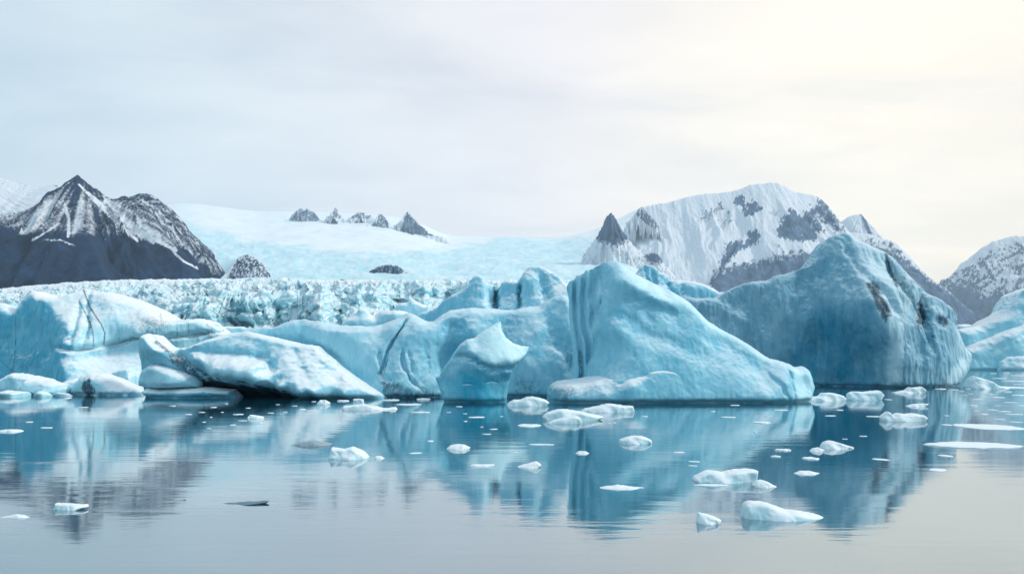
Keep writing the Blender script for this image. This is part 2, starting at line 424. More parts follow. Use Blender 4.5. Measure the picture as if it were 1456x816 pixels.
ice_body('ice_mass', [layer(A, 142, ptA, back=8, gain=1.25, roll=1.5, rough=.5, rscale=6, cracks=crA)], .155, M_ICE, eA, oA,
         dirt_shade=[('line', crA[0][0], 4.5, .42), ('line', crA[0][0], 1.3, .8), ('line', crA[1][0], 4.5, .40), ('line', crA[1][0], 1.2, .75), ('line', [(146, 420), (165, 450), (170, 478), (168, 492)], 3.5, .42), ('line', [(180, 432), (190, 460), (190, 480)], 4, .40), ('line', [(228, 446), (232, 470)], 2.5, .5), ('line', [(252, 458), (252, 478)], 1.5, .55), ('line', [(268, 457), (268, 474)], 1.5, .55), ('line', [(300, 464), (306, 482)], 3, .5), ('line', crA[2][0][1:], 1.6, .55),  # wide lines along the cracks paint their soft shadow edges
               ('poly', [(196, 446), (240, 450), (250, 480), (210, 480), (190, 478)], 10, .5), ('poly', [(290, 458), (322, 474), (318, 492), (296, 484)], 6, .46),
               ('poly', [(0, 480), (60, 490), (75, 530), (40, 545), (0, 530)], 20, .40), ('line', [(22, 450), (22, 500), (18, 528), (30, 540)], 1.2, .6), ('line', [(18, 528), (0, 512)], 1.2, .55), ('line', [(38, 482), (60, 505), (70, 520)], 1.0, .45)],
         whites=[([(50, 416), (120, 410), (205, 430), (325, 478), (250, 486), (140, 498), (107, 492), (102, 466), (80, 440)], 4, .80), ([(140, 500), (205, 486), (330, 480), (330, 540), (200, 545)], 6, .80),
                 ([(106, 494), (150, 510), (205, 540), (200, 560), (106, 560)], 5, .78), ([(-100, 430), (20, 446), (45, 412), (80, 442), (104, 480), (108, 560), (-100, 560)], 4, .20)], tone=.6, flute=.12, seed=11)  # shaded left face painted darker than the lit faces; partly bluer ice
A2 = [(150, 546), (160, 532), (168, 526), (178, 523), (189, 521), (193, 527), (199, 534), (202, 548)]
ice_body('ice_ledge', [layer(A2, 122, [(180, 530, 2), (180, 545, 3), (160, 545, 2)], back=2, roll=.8, rough=.25, rscale=2)], .11, M_ICE, eA, oA, tone=.75, disp=(.15, .06), seed=12,
         dirt_shade=[('poly', [(165, 532), (202, 540), (202, 560), (165, 548)], 5, .35)])

# --- low rubble under A
def rubble(name, sil, Yr, D, label, tone, seed, dirt_shade=(), group=None, step=.1, mat=None, roll=.9, cat='ice chunk', snow=1.0, disp=(.14, .05)):
    o = base_point(sil, Yr)
    xs = [a for a, _ in sil]; ymx = max(b for _, b in sil); ymn = min(b for _, b in sil); cx = (min(xs) + max(xs)) / 2
    pts = [(cx, ymn + .35 * (ymx - ymn), D * .6), (cx, ymx, D), (min(xs) + 2, ymx, D * .4), (max(xs) - 2, ymx, D * .4)]
    b = ice_body(name, [layer(sil, Yr, pts, base=-1.2, back=D, roll=roll, rough=D * .12, rscale=max(.6, D * .8), minthick=.4)], step, mat or M_ICE, None, o, dirt_shade=dirt_shade, tone=tone, seed=seed, disp=disp, snow=snow)
    return tag(b, label, cat, group)
rubble('iceberg', [(98, 566), (101, 556), (110, 541), (120, 533), (133, 530), (149, 531), (165, 537), (185, 546), (198, 551), (206, 557), (207, 566)], 113, 4.0,
       'low rounded iceberg with a sooty dark left flank, beside the left rubble', .68, 21, [('poly', [(115, 536), (127, 531), (131, 545), (138, 556), (122, 562), (113, 552)], 4, .72), ('poly', [(120, 556), (205, 560), (205, 570), (115, 570)], 3, .45)], cat='iceberg', roll=1.8)
rubble('ice_chunk', [(-12, 566), (-6, 559), (3, 556), (16, 555), (28, 556), (34, 558), (35, 568)], 107, 2.2, 'flat-topped white ice chunk at the left edge of the waterline', .8, 22)
rubble('ice_chunk', [(-30, 560), (-10, 545), (8, 536), (22, 530), (36, 532), (52, 534), (66, 538), (78, 545), (80, 562)], 116, 3.0, 'tallest smooth pale ice chunk in the rubble at the left edge', .62, 23)
rubble('ice_chunk', [(28, 563), (31, 548), (38, 541), (55, 540), (75, 541), (88, 546), (93, 553), (91, 563)], 111, 2.6, 'broad snowy ice chunk behind the dark gap in the left rubble', .84, 24)
rubble('ice_chunk', [(45, 566), (49, 560), (57, 556), (66, 558), (71, 561), (72, 566)], 106.5, 1.5, 'small humped ice chunk just right of the dark gap in the left rubble', .72, 25)
rubble('ice_chunk', [(68, 566), (73, 561), (82, 558), (95, 559), (103, 564), (104, 566)], 108, 1.4, 'low pale ice chunk between the small hump and the sooty rounded berg', .66, 26)
rubble('ice_chunk', [(78, 562), (84, 548), (96, 541), (108, 538), (116, 541), (117, 562)], 116, 2.0, 'pale wedge of ice tucked left behind the sooty rounded berg', .6, 27)

# --- B: low pale berg with the black undercut
B = [(202, 520), (202, 487), (204, 478), (210, 474), (218, 475), (226, 482), (236, 491), (252, 496), (268, 494), (285, 487), (305, 480), (330, 473), (350, 471), (364, 474), (400, 482), (431, 489), (449, 491), (468, 506),
     (484, 519), (514, 539), (549, 557), (568, 565)]
ptB = [(300, 535, 4.5), (320, 537, 5), (340, 540, 5.6), (364, 546, 6), (396, 550, 6.5), (426, 560, 7), (446, 560, 7), (489, 562, 6.6), (530, 563, 5), (556, 564, 3),
       (285, 545, -.5), (300, 548, -1.2), (330, 552, -1.8), (364, 557, -1.6), (396, 561, -.8), (420, 567, .8), (446, 568, 3.5), (489, 569, 4.8),
       (300, 568, -2), (350, 568, -2), (390, 569, -1.2), (340, 476, .6), (364, 482, 1.2), (400, 488, 1.6), (431, 493, 1.8), (484, 523, 3), (514, 541, 4), (300, 514, 4), (330, 516, 5), (360, 521, 5.8), (380, 536, 6.3),
       (330, 503, 2.6), (366, 508, 2.8), (386, 522, 3.8), (398, 540, 5.2), (410, 510, 3.6), (425, 530, 5.2), (445, 545, 6.2), (470, 540, 5), (300, 495, 2), (250, 500, 2.2),
       (210, 480, 2.6), (214, 500, 3.2), (232, 503, 3.2), (262, 508, 3), (270, 526, 2.6), (245, 512, 2.4), (210, 512, 1.6), (235, 525, .6), (260, 540, 0), (240, 556, -1)]
oB = base_point(B, 104)
eB = empty('iceberg', oB)
tag(eB, 'low smooth whitish iceberg with a deep black undercut, sloping down to the right', 'iceberg')
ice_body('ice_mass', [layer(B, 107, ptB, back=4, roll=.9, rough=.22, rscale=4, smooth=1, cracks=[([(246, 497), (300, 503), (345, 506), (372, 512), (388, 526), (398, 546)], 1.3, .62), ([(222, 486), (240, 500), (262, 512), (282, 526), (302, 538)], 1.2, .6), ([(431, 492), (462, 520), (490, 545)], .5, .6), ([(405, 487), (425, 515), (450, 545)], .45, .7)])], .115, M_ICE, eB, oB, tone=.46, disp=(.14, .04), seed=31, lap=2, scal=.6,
         dirt_shade=[('line', [(222, 486), (240, 500), (262, 512), (280, 524), (300, 537)], 5, .62), ('poly', [(236, 500), (262, 506), (276, 522), (296, 540), (262, 533), (240, 515)], 4, .62), ('poly', [(282, 540), (300, 539), (340, 545), (396, 555), (430, 566), (430, 572), (260, 572), (262, 552)], 3, 1.3)],  # last patch paints the black shade under the overhanging lip
         whites=[([(202, 490), (208, 473), (222, 478), (240, 496), (262, 508), (240, 516), (204, 505)], 4, .45), ([(290, 505), (340, 508), (385, 525), (398, 548), (340, 540), (300, 536)], 6, .72), ([(325, 500), (372, 505), (395, 528), (398, 548), (386, 524), (366, 512)], 2.5, .42)])
B3 = [(199, 548), (200, 538), (203, 527), (214, 519), (226, 517), (245, 522), (265, 528), (278, 533), (285, 543), (286, 550), (260, 552), (215, 552)]
ice_body('ice_lobe', [layer(B3, 106, [(240, 535, 2.8), (205, 540, 1.5), (280, 545, 2), (240, 549, 3.2)], back=2, roll=1.2, rough=.12, rscale=3, close=False)], .1, M_ICE, eB, oB, tone=.66, disp=(.1, .03), seed=32)
B4 = [(206, 556), (214, 551), (235, 553), (260, 551), (300, 550), (335, 553), (345, 565), (340, 580), (250, 584), (222, 576)]
ice_body('ice_foot', [layer(B4, 106, [(240, 560, 2.4), (300, 560, 2.8), (250, 568, 3.6), (320, 568, 2.6)], back=2, roll=.9, rough=.12, rscale=3, close=False)], .1, M_ICE, eB, oB, tone=.34, disp=(.1, .03), seed=33)

# --- C: the wide middle berg with spires
C1 = [(322, 520), (330, 484), (345, 473), (364, 466), (376, 464), (389, 466), (400, 461), (414, 456), (432, 454), (450, 456), (470, 460), (489, 462), (520, 464), (545, 462), (560, 455), (575, 447), (581, 445), (595, 450), (610, 457), (618, 456),
      (630, 447), (640, 441), (660, 439), (700, 439), (728, 440), (748, 437), (764, 435), (776, 428), (788, 421), (800, 419), (809, 423), (814, 436), (818, 460), (823, 500), (826, 540)]
crC = [([(581, 445), (572, 465), (562, 482), (553, 500), (549, 520), (546, 530), (557, 541)], 1.0, .20), ([(575, 497), (575, 511), (580, 525), (590, 540), (606, 554)], .6, .18), ([(541, 498), (543, 512), (546, 528)], .5, .2), ([(608, 500), (610, 530), (600, 548)], .5, .3),
       ([(584, 498), (590, 520), (592, 532)], .4, .2), ([(648, 452), (640, 490), (634, 545)], 1.1, 1.4), ([(718, 445), (714, 490), (722, 540)], .8, 1.0), ([(364, 474), (420, 486), (460, 500), (490, 520)], .8, .8), ([(780, 450), (795, 490), (812, 530)], .7, .8)]
ptC = [(345, 478, .5), (400, 470, 1), (432, 457, .6), (450, 475, 2), (500, 480, 2.6), (540, 470, 2), (500, 520, 3.2), (480, 505, 2.4), (540, 540, 5), (555, 505, 4), (575, 450, 1.2), (568, 480, 3.2), (560, 470, 2.6), (600, 470, 3), (590, 500, 4.4),
       (640, 445, 1.2), (630, 480, 3.0), (645, 500, 2.2), (640, 535, 2.8), (672, 470, 3), (600, 520, 5), (620, 545, 5), (560, 560, 6.4), (660, 540, 3.5), (700, 445, 1.2), (700, 500, 3.4), (728, 446, 1.2), (740, 470, 2.6), (762, 440, 1.4), (765, 470, 3.4), (760, 500, 4.2),
       (775, 480, 3.4), (740, 540, 5), (790, 470, 3.4), (800, 520, 5), (812, 480, 4), (820, 540, 4.5), (790, 555, 6), (795, 430, 1.5), (812, 440, 2.5), (430, 540, 2), (380, 500, 1)]
C2 = [(585, 462), (594, 447), (608, 442), (620, 437), (635, 424), (650, 416), (664, 408), (670, 398), (675, 393), (680, 391), (686, 395), (692, 402), (698, 405), (704, 411), (709, 409), (713, 402), (720, 399), (727, 400), (735, 401), (740, 394), (745, 387), (751, 380), (758, 378), (767, 379), (776, 383), (787, 388),
      (800, 398), (808, 407), (813, 418), (816, 432), (818, 455), (822, 490), (825, 530)]
crC2 = [([(705, 404), (704, 425), (705, 445)], 3.0, .34), ([(740, 400), (739, 420), (738, 442)], 1.6, .25), ([(694, 402), (697, 425), (697, 440)], .5, .25), ([(770, 384), (772, 410), (785, 440), (800, 465)], .6, .5)]
ptC2 = [(680, 395, .4), (684, 415, 1.6), (690, 435, 2.6), (650, 425, .8), (665, 420, .9), (630, 440, .5), (698, 425, .6), (715, 405, .5), (722, 430, 1.8), (735, 415, 1.0), (752, 400, 2), (752, 383, .5), (766, 382, .5), (760, 425, 3.2), (775, 415, 2.4), (790, 420, 3.4), (805, 440, 5), (812, 425, 4), (814, 440, 5), (800, 500, 5), (795, 400, 1.6), (700, 520, 2), (620, 500, 1)]
C3 = [(484, 470), (487, 459), (492, 454), (499, 450), (506, 447), (510, 440), (514, 439), (520, 440), (527, 447), (533, 451), (538, 446), (546, 441), (562, 440), (578, 444), (592, 452), (594, 470)]
oC = base_point(C1, 110)
eC = empty('iceberg', oC)
tag(eC, 'wide cracked turquoise iceberg in the middle with several pointed spires along its crest', 'iceberg')
ice_body('ice_mass', [layer(C1, 112, ptC, back=3, gain=1.3, roll=1.5, rough=.28, rscale=5, cracks=crC)], .12, M_ICE, eC, oC, tone=.42, seed=41, scal=.6, snow=.6, flute=.06,
         dirt_shade=[('line', crC[0][0], 1.1, .62), ('line', crC[1][0], 1.1, .6), ('line', crC[2][0], .9, .6), ('line', crC[4][0], .9, .5), ('poly', [(540, 545), (560, 541), (590, 552), (632, 558), (632, 575), (548, 572)], 6, .58), ('poly', [(728, 525), (765, 540), (780, 560), (720, 575)], 8, .42),
               ('poly', [(795, 500), (820, 495), (824, 535), (805, 535)], 6, .42)],  # last patch darkens the right end by the crevasse
         whites=[([(345, 470), (400, 462), (440, 456), (540, 465), (570, 455), (560, 490), (545, 530), (520, 530), (480, 505), (440, 478)], 8, .60), ([(622, 452), (660, 440), (700, 450), (690, 540), (640, 545), (630, 490)], 12, .36), ([(610, 458), (640, 440), (770, 436), (770, 442), (640, 446)], 2, .75)])
ice_body('ice_spires', [layer(C2, 117, ptC2, back=4, roll=.8, rough=.2, rscale=3.5, cracks=crC2)], .12, M_ICE, eC, oC, tone=.42, seed=43, flute=.14, disp=(.16, .06),
         whites=[([(686, 394), (705, 405), (700, 440), (690, 440)], 2, .8), ([(770, 382), (815, 420), (815, 440), (790, 400)], 3, .75)])
ice_body('ice_rubble', [layer(C3, 124, [(510, 445, 1), (515, 460, 2), (545, 445, .8), (560, 455, 1.8), (590, 460, 1)], back=3, roll=1.2, rough=.4, rscale=2.5)], .14, M_ICE, eC, oC, tone=.66, seed=44)
# chunk perched behind its crest
CH = [(560, 445), (564, 435), (570, 430), (579, 429), (585, 424), (590, 427), (600, 433), (609, 436), (606, 446)]
rubble('ice_chunk', [(556, 545)] + CH + [(612, 545)], 128, 3.2, 'pale pointed ice block rising behind the crack in the middle iceberg', .6, 45, step=.15, roll=1.8)
SL = [(313, 560), (314, 465), (320, 464), (345, 464), (352, 466), (353, 560)]
rubble('ice_chunk', SL, 150, 3.0, 'flat-topped pale ice slab between the left berg and the middle berg', .62, 46, step=.18, roll=.8)

# --- D: small sculpted berg in front
D_ = [(632, 574), (626, 556), (621, 541), (619, 536), (625, 534), (631, 522), (638, 513), (645, 502), (654, 490), (664, 482), (675, 480), (684, 472), (697, 464), (706, 459), (712, 457), (714, 470), (720, 480), (729, 487), (740, 491), (752, 493),
      (753, 499), (748, 507), (740, 517), (731, 528), (726, 540), (722, 556), (720, 574)]
ptD = [(712, 459, .3), (702, 470, 1.1), (700, 484, 2.0), (680, 488, 1.9), (668, 500, 2.7), (684, 511, 3.1), (700, 517, 3.4), (728, 514, 2.9), (744, 505, 1.6), (730, 500, 2.0), (745, 496, .9), (690, 535, 2.5), (665, 520, 2.3), (655, 535, 1.7), (648, 556, 1.7), (690, 552, 2.2),
       (690, 572, 2.5), (714, 560, 1.1), (632, 540, .4), (640, 520, .9), (720, 540, 1.2), (655, 572, 1.9)]
oD = base_point(D_, 94)
eD = ice_body('iceberg', [layer(D_, 95.2, ptD, back=1.8, roll=.55, rough=.05, rscale=2.2, cracks=[([(640, 508), (656, 506), (670, 509), (686, 518), (700, 525), (728, 522), (746, 511)], .75, .36), ([(690, 544), (700, 541), (707, 545)], .25, .09), ([(655, 547), (672, 546)], .2, .08)], smooth=1)], .075, M_ICE, None, oD, tone=.30, disp=(.06, .02), seed=51, scal=.8,
              whites=[([(664, 482), (684, 472), (712, 457), (729, 487), (753, 493), (745, 508), (728, 517), (700, 519), (670, 503), (656, 500)], 2.5, 1.0), ([(640, 512), (664, 482), (672, 502), (650, 530), (625, 538)], 6, .5), ([(655, 530), (715, 530), (708, 575), (650, 575)], 10, .12)], snow=.6)
tag(eD, 'small glassy blue iceberg with a bright tilted white top and sharp fin', 'iceberg')

# --- E: the big central wedge
E = [(820, 560), (822, 500), (818, 440), (815, 406), (819, 395), (826, 390), (834, 384), (843, 382), (852, 377), (857, 373), (865, 371), (878, 372), (884, 376), (890, 382), (900, 389), (915, 396), (935, 405), (955, 414), (970, 424), (990, 440), (1005, 456), (1025, 468), (1042, 477),
     (1060, 487), (1080, 502), (1092, 510), (1105, 512), (1118, 516), (1127, 522), (1140, 521), (1147, 526), (1152, 538), (1153, 550), (1149, 560), (1146, 574)]
crE = [([(892, 414), (912, 426), (935, 436), (972, 450)], .9, .8), ([(872, 440), (905, 470), (960, 492), (1010, 512)], .5, .9), ([(1030, 482), (1070, 520), (1095, 556)], .4, .9), ([(846, 384), (841, 430), (837, 470), (836, 525)], 1.0, .34), ([(859, 380), (855, 420), (851, 455)], .7, .3), ([(831, 388), (826, 440), (826, 500), (829, 540)], 1.2, .4), ([(820, 398), (817, 430)], .8, .3), ([(838, 390), (834, 430), (832, 460)], .5, .25), ([(870, 380), (866, 415)], .4, .3), ([(1122, 523), (1123, 545), (1124, 572)], .35, .2), ([(1090, 528), (1104, 550), (1116, 568)], .35, .25)]
ptE = [(885, 392, 1.6), (893, 402, 2.4), (906, 413, 2.9), (928, 422, 3.0), (950, 430, 2.5), (970, 440, 1.9), (920, 404, 1.1), (945, 418, 1.1), (920, 448, 2.3), (955, 458, 2.4), (890, 430, 2.1), (985, 460, 2.2), (868, 385, 1.0), (868, 402, 1.6), (850, 400, -.4), (852, 430, .9), (844, 470, .9), (836, 520, .2), (818, 440, -4.5), (828, 430, -2.6), (830, 480, -2.2), (820, 500, -4.2), (814, 410, -4.5), (816, 550, -4), (835, 395, -1.8),
       (870, 470, 3.2), (905, 480, 3.6), (920, 500, 4.2), (975, 490, 3.6), (1000, 480, 2.6), (1025, 484, 1.8), (1050, 500, 2.2), (1040, 535, 4.4), (980, 530, 4.8), (920, 545, 5.4), (1000, 565, 5.5), (1080, 560, 5.2), (1085, 520, 2.4), (1105, 530, 3.2), (1118, 545, 4), (1126, 568, 4.2), (1140, 545, 2.2), (860, 545, 4.6), (860, 568, 5)]
E2 = [(777, 568), (777, 558), (780, 550), (785, 545), (794, 541), (820, 538), (845, 533), (870, 526), (900, 519), (940, 518), (985, 532), (1005, 578)]
ptE2 = [(782, 552, 2.6), (790, 550, 3.6), (800, 566, 5), (830, 542, 4), (840, 552, 5.2), (860, 562, 6.2), (870, 535, 4.6), (900, 545, 6.0), (900, 524, 4.0), (930, 530, 5.2), (930, 562, 6.0), (965, 545, 5.2), (990, 565, 5.0)]
E3 = [(811, 545), (815, 500), (810, 455), (809, 425), (805, 408), (809, 399), (816, 397), (820, 391), (827, 391), (833, 384), (842, 383), (848, 377), (857, 373), (868, 372), (880, 382), (880, 430), (872, 480), (866, 545)]
FLX = [(800, -2), (808, -1.2), (813, .7), (818, -.9), (824, 1.3), (829.5, -.2), (836, 2.0), (842, .7), (850, 2.6), (857, 1.5), (866, 2.9), (882, .5)]
def flutes(PX, PY):
    t = PX - .07 * (PY - 440) - 2.2 * np.sin(PY / 19.) * np.exp(-((PX - 830) / 25) ** 2) - 1.2 * np.sin(PY / 7. + 1) * np.exp(-((PX - 845) / 20) ** 2)
    k = np.array(FLX, float); xs = np.linspace(795, 890, 400); ys = np.interp(xs, k[:, 0], k[:, 1]); ys = np.convolve(np.pad(ys, 4, mode='edge'), np.ones(9) / 9, 'valid')
    return np.interp(t, xs, ys) * np.clip(.45 + (PY - 380) / 60, .45, 1.1) * (.62 + .3 * np.sin(PY / 11. + PX / 6.) * np.sin(PY / 27. + 2)) + .5 + .3 * sstep(470, 540, PY)
ptE3 = flutes
oE = base_point(E, 95)
eE = empty('iceberg', oE)
tag(eE, 'large wedge-shaped turquoise iceberg in the centre with a long straight slope to the right', 'iceberg')
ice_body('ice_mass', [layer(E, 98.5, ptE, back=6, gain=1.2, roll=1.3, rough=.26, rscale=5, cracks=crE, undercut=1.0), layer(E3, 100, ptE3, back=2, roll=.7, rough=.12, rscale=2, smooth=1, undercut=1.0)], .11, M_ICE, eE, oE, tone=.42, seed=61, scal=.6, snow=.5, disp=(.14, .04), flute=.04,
         dirt_shade=[('poly', [(818, 490), (830, 500), (834, 545), (822, 545)], 5, .5), ('poly', [(1030, 535), (1060, 545), (1050, 570), (1020, 560)], 12, .25)],  # first patch darkens the crevasse at the left edge
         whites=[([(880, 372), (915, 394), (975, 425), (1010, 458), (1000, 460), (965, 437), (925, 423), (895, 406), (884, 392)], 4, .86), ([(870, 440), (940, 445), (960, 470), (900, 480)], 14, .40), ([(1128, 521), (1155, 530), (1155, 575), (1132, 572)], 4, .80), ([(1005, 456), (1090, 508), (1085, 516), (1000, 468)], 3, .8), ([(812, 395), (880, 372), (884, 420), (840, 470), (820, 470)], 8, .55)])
ice_body('ice_foot', [layer(E2, 98, ptE2, back=3, gain=1.08, roll=1.2, rough=.16, rscale=4, undercut=1.0)], .11, M_ICE, eE, oE, tone=.46, seed=62, disp=(.13, .04),
         dirt_shade=[('poly', [(778, 550), (815, 545), (828, 560), (800, 572), (778, 565)], 8, .48)])
# fluted piece behind E
EB = [(893, 520), (896, 400), (905, 389), (911, 381), (917, 376), (925, 378), (935, 384), (945, 389), (951, 398), (957, 399), (966, 401), (976, 401), (988, 402), (1000, 404), (1012, 409), (1022, 416), (1028, 424), (1040, 470)]
oEB = base_point(EB, 150)
tag(ice_body('iceberg', [layer(EB, 160, [(917, 380, .5), (920, 410, 3), (940, 395, 1), (945, 420, 3.5), (960, 405, 1), (990, 410, 2), (1010, 420, 2), (980, 500, 5)], back=6, roll=2, rough=.6, rscale=4,
      cracks=[([(953, 398), (955, 410), (965, 422)], 1.4, .5), ([(930, 381), (934, 410)], .8, .4), ([(921, 378), (924, 410)], .8, .4), ([(972, 402), (978, 420)], .6, .5)])], .19, M_ICE, None, oEB, tone=.42, seed=65, flute=.3, disp=(.3, .1)),
    'fluted blue-green iceberg peeking out behind the slope of the big central wedge', 'iceberg')

# --- F: the dark blue berg on the right
Fs = [(945, 500), (952, 440), (965, 426), (975, 423), (1000, 424), (1020, 422), (1030, 416), (1050, 406), (1068, 400), (1080, 399), (1092, 400), (1100, 394), (1115, 390), (1127, 386), (1142, 381), (1153, 377), (1162, 364), (1172, 348), (1180, 338), (1190, 333), (1200, 331), (1207, 334), (1215, 341), (1230, 345), (1245, 352), (1258, 360),
      (1266, 367), (1275, 377), (1285, 388), (1295, 398), (1303, 407), (1309, 415), (1318, 418), (1327, 422), (1336, 428), (1347, 435), (1356, 445), (1360, 454), (1357, 462), (1364, 478), (1374, 494), (1381, 504), (1379, 516), (1370, 531), (1360, 544), (1353, 556)]
crF = [([(1168, 372), (1150, 410), (1165, 450), (1150, 520)], 1.2, 1.8), ([(1208, 345), (1214, 375), (1222, 398)], .7, .7), ([(1090, 402), (1080, 450), (1060, 510)], .8, 1.6), ([(1262, 366), (1268, 392), (1276, 406), (1290, 430)], 1.6, .6), ([(1310, 418), (1308, 440), (1304, 470), (1308, 500)], 1.8, .7), ([(1225, 398), (1238, 412), (1248, 432), (1256, 456)], 1.1, .6), ([(1290, 440), (1288, 500), (1282, 545)], .5, .8), ([(1325, 460), (1330, 530)], .5, .7)]
ptF = [(1200, 337, .8), (1212, 360, 2.4), (1220, 380, 4), (1224, 400, 5.6), (1238, 430, 8), (1258, 470, 9), (1275, 510, 9), (1280, 545, 9), (1190, 360, 1.4), (1180, 385, 2), (1150, 400, 1.4), (1100, 410, 1.2), (1100, 460, 2.6), (1060, 420, 1), (1050, 480, 2.4), (1000, 440, 1), (1150, 450, 4), (1150, 500, 3.2), (1150, 540, 3), (1185, 430, 5),
       (1200, 455, 6.6), (1200, 490, 5.4), (1215, 530, 4.6), (1180, 545, 3), (1240, 510, 6.6), (1240, 545, 6.6), (1245, 380, 3.6), (1265, 385, 2.8), (1270, 420, 6), (1290, 425, 5), (1300, 440, 4), (1318, 440, 4.4), (1335, 446, 3.6), (1345, 450, 2), (1300, 500, 7), (1330, 500, 6), (1330, 545, 5.5), (1350, 510, 4), (1366, 500, 2), (1376, 508, .8), (1100, 545, 2.6)]
oF = base_point(Fs, 140)
eF = ice_body('iceberg', [layer(Fs, 147, ptF, back=10, gain=1.2, roll=2.4, rough=.6, rscale=7, cracks=crF)], .17, M_BLUE, None, oF, tone=.36, seed=71, flute=.28, disp=(.26, .08),
              dirt_shade=[('poly', [(1225, 396), (1238, 400), (1250, 403), (1254, 420), (1266, 430), (1269, 450), (1258, 462), (1246, 436), (1233, 413)], 7, .74), ('line', [(1260, 362), (1266, 386), (1276, 406)], 5, .68), ('line', [(1272, 400), (1282, 425)], 1.5, .6), ('poly', [(1303, 425), (1314, 432), (1320, 450), (1308, 475), (1299, 465)], 7, .72),
                    ('poly', [(1328, 445), (1352, 448), (1350, 465), (1332, 462)], 7, .72), ('poly', [(1278, 390), (1300, 405), (1305, 425), (1290, 440), (1280, 420)], 6, .46), ('poly', [(1030, 460), (1075, 465), (1090, 490), (1050, 492)], 12, .36), ('poly', [(1285, 450), (1340, 460), (1350, 545), (1280, 548)], 16, .3), ('line', [(1268, 372), (1284, 420), (1288, 480), (1284, 545)], 5, .46), ('line', [(1284, 388), (1300, 430), (1304, 500), (1300, 545)], 5, .48), ('line', [(1312, 418), (1326, 460), (1330, 540)], 4, .46), ('line', [(1254, 440), (1262, 480)], 4, .4), ('line', [(1296, 398), (1330, 424), (1358, 448)], 2.5, .5)],
              whites=[([(1208, 334), (1260, 360), (1310, 416), (1360, 452), (1345, 450), (1300, 430), (1285, 470), (1280, 545), (1262, 545), (1262, 470), (1240, 430), (1222, 395), (1214, 360)], 6, .80), ([(1357, 462), (1384, 500), (1380, 520), (1352, 556), (1340, 550), (1368, 505)], 5, .9), ([(1155, 440), (1240, 440), (1260, 500), (1240, 552), (1100, 552), (1120, 500)], 25, .10), ([(1160, 378), (1190, 335), (1210, 340), (1215, 390), (1180, 420)], 10, .34)], snow=.45)  # shade of the recessed lower centre painted in as darker tone
tag(eF, 'tallest dark blue iceberg with a blunt peak and black grime smears on its shoulder', 'iceberg')

# --- G: iceberg cut by the right edge
G = [(1352, 515), (1358, 470), (1372, 466), (1390, 464), (1404, 456), (1419, 448), (1430, 440), (1438, 429), (1447, 418), (1456, 413), (1475, 405), (1510, 410), (1550, 435), (1590, 470), (1610, 520)]
G2 = [(1362, 530), (1366, 500), (1378, 492), (1400, 483), (1430, 470), (1456, 462), (1500, 455), (1560, 470), (1600, 530)]
G3 = [(1415, 532), (1422, 514), (1432, 508), (1448, 505), (1470, 503), (1520, 512), (1540, 532)]
oG = base_point(G, 305)
eG = empty('iceberg', oG)
tag(eG, 'layered blue iceberg cut off by the right edge of the picture, beyond brash ice', 'iceberg')
ice_body('ice_mass', [layer(G, 318, [(1456, 416, 1), (1440, 440, 3), (1400, 470, 4), (1456, 470, 8), (1400, 510, 8), (1500, 440, 6), (1500, 510, 10)], back=14, roll=4, rough=1.0, rscale=12)], .36, M_FAR, eG, oG, tone=.46, seed=81, disp=(.6, .2))
ice_body('ice_slab', [layer(G2, 310, [(1400, 490, 3), (1456, 468, 3), (1456, 500, 7), (1400, 525, 7), (1500, 480, 5), (1500, 520, 9)], back=5, roll=3.5, rough=.9, rscale=9)], .36, M_FAR, eG, oG, tone=.5, seed=82, disp=(.5, .2))
ice_body('ice_foot', [layer(G3, 303, [(1440, 512, 2), (1456, 522, 5), (1500, 515, 5)], back=4, roll=2.5, rough=.9, rscale=5)], .33, M_FAR, eG, oG, tone=.7, seed=83, disp=(.5, .25), dirt_shade=[('line', [(1408, 513), (1420, 522)], 1.5, .7)])
SR = [(1358, 540), (1358, 463), (1364, 461), (1376, 461), (1384, 464), (1386, 540)]
rubble('ice_chunk', SR, 420, 6, 'distant flat ice slab showing in the gap right of the dark blue iceberg', .8, 84, step=.5, mat=M_FAR, roll=2, disp=(.4, .1))

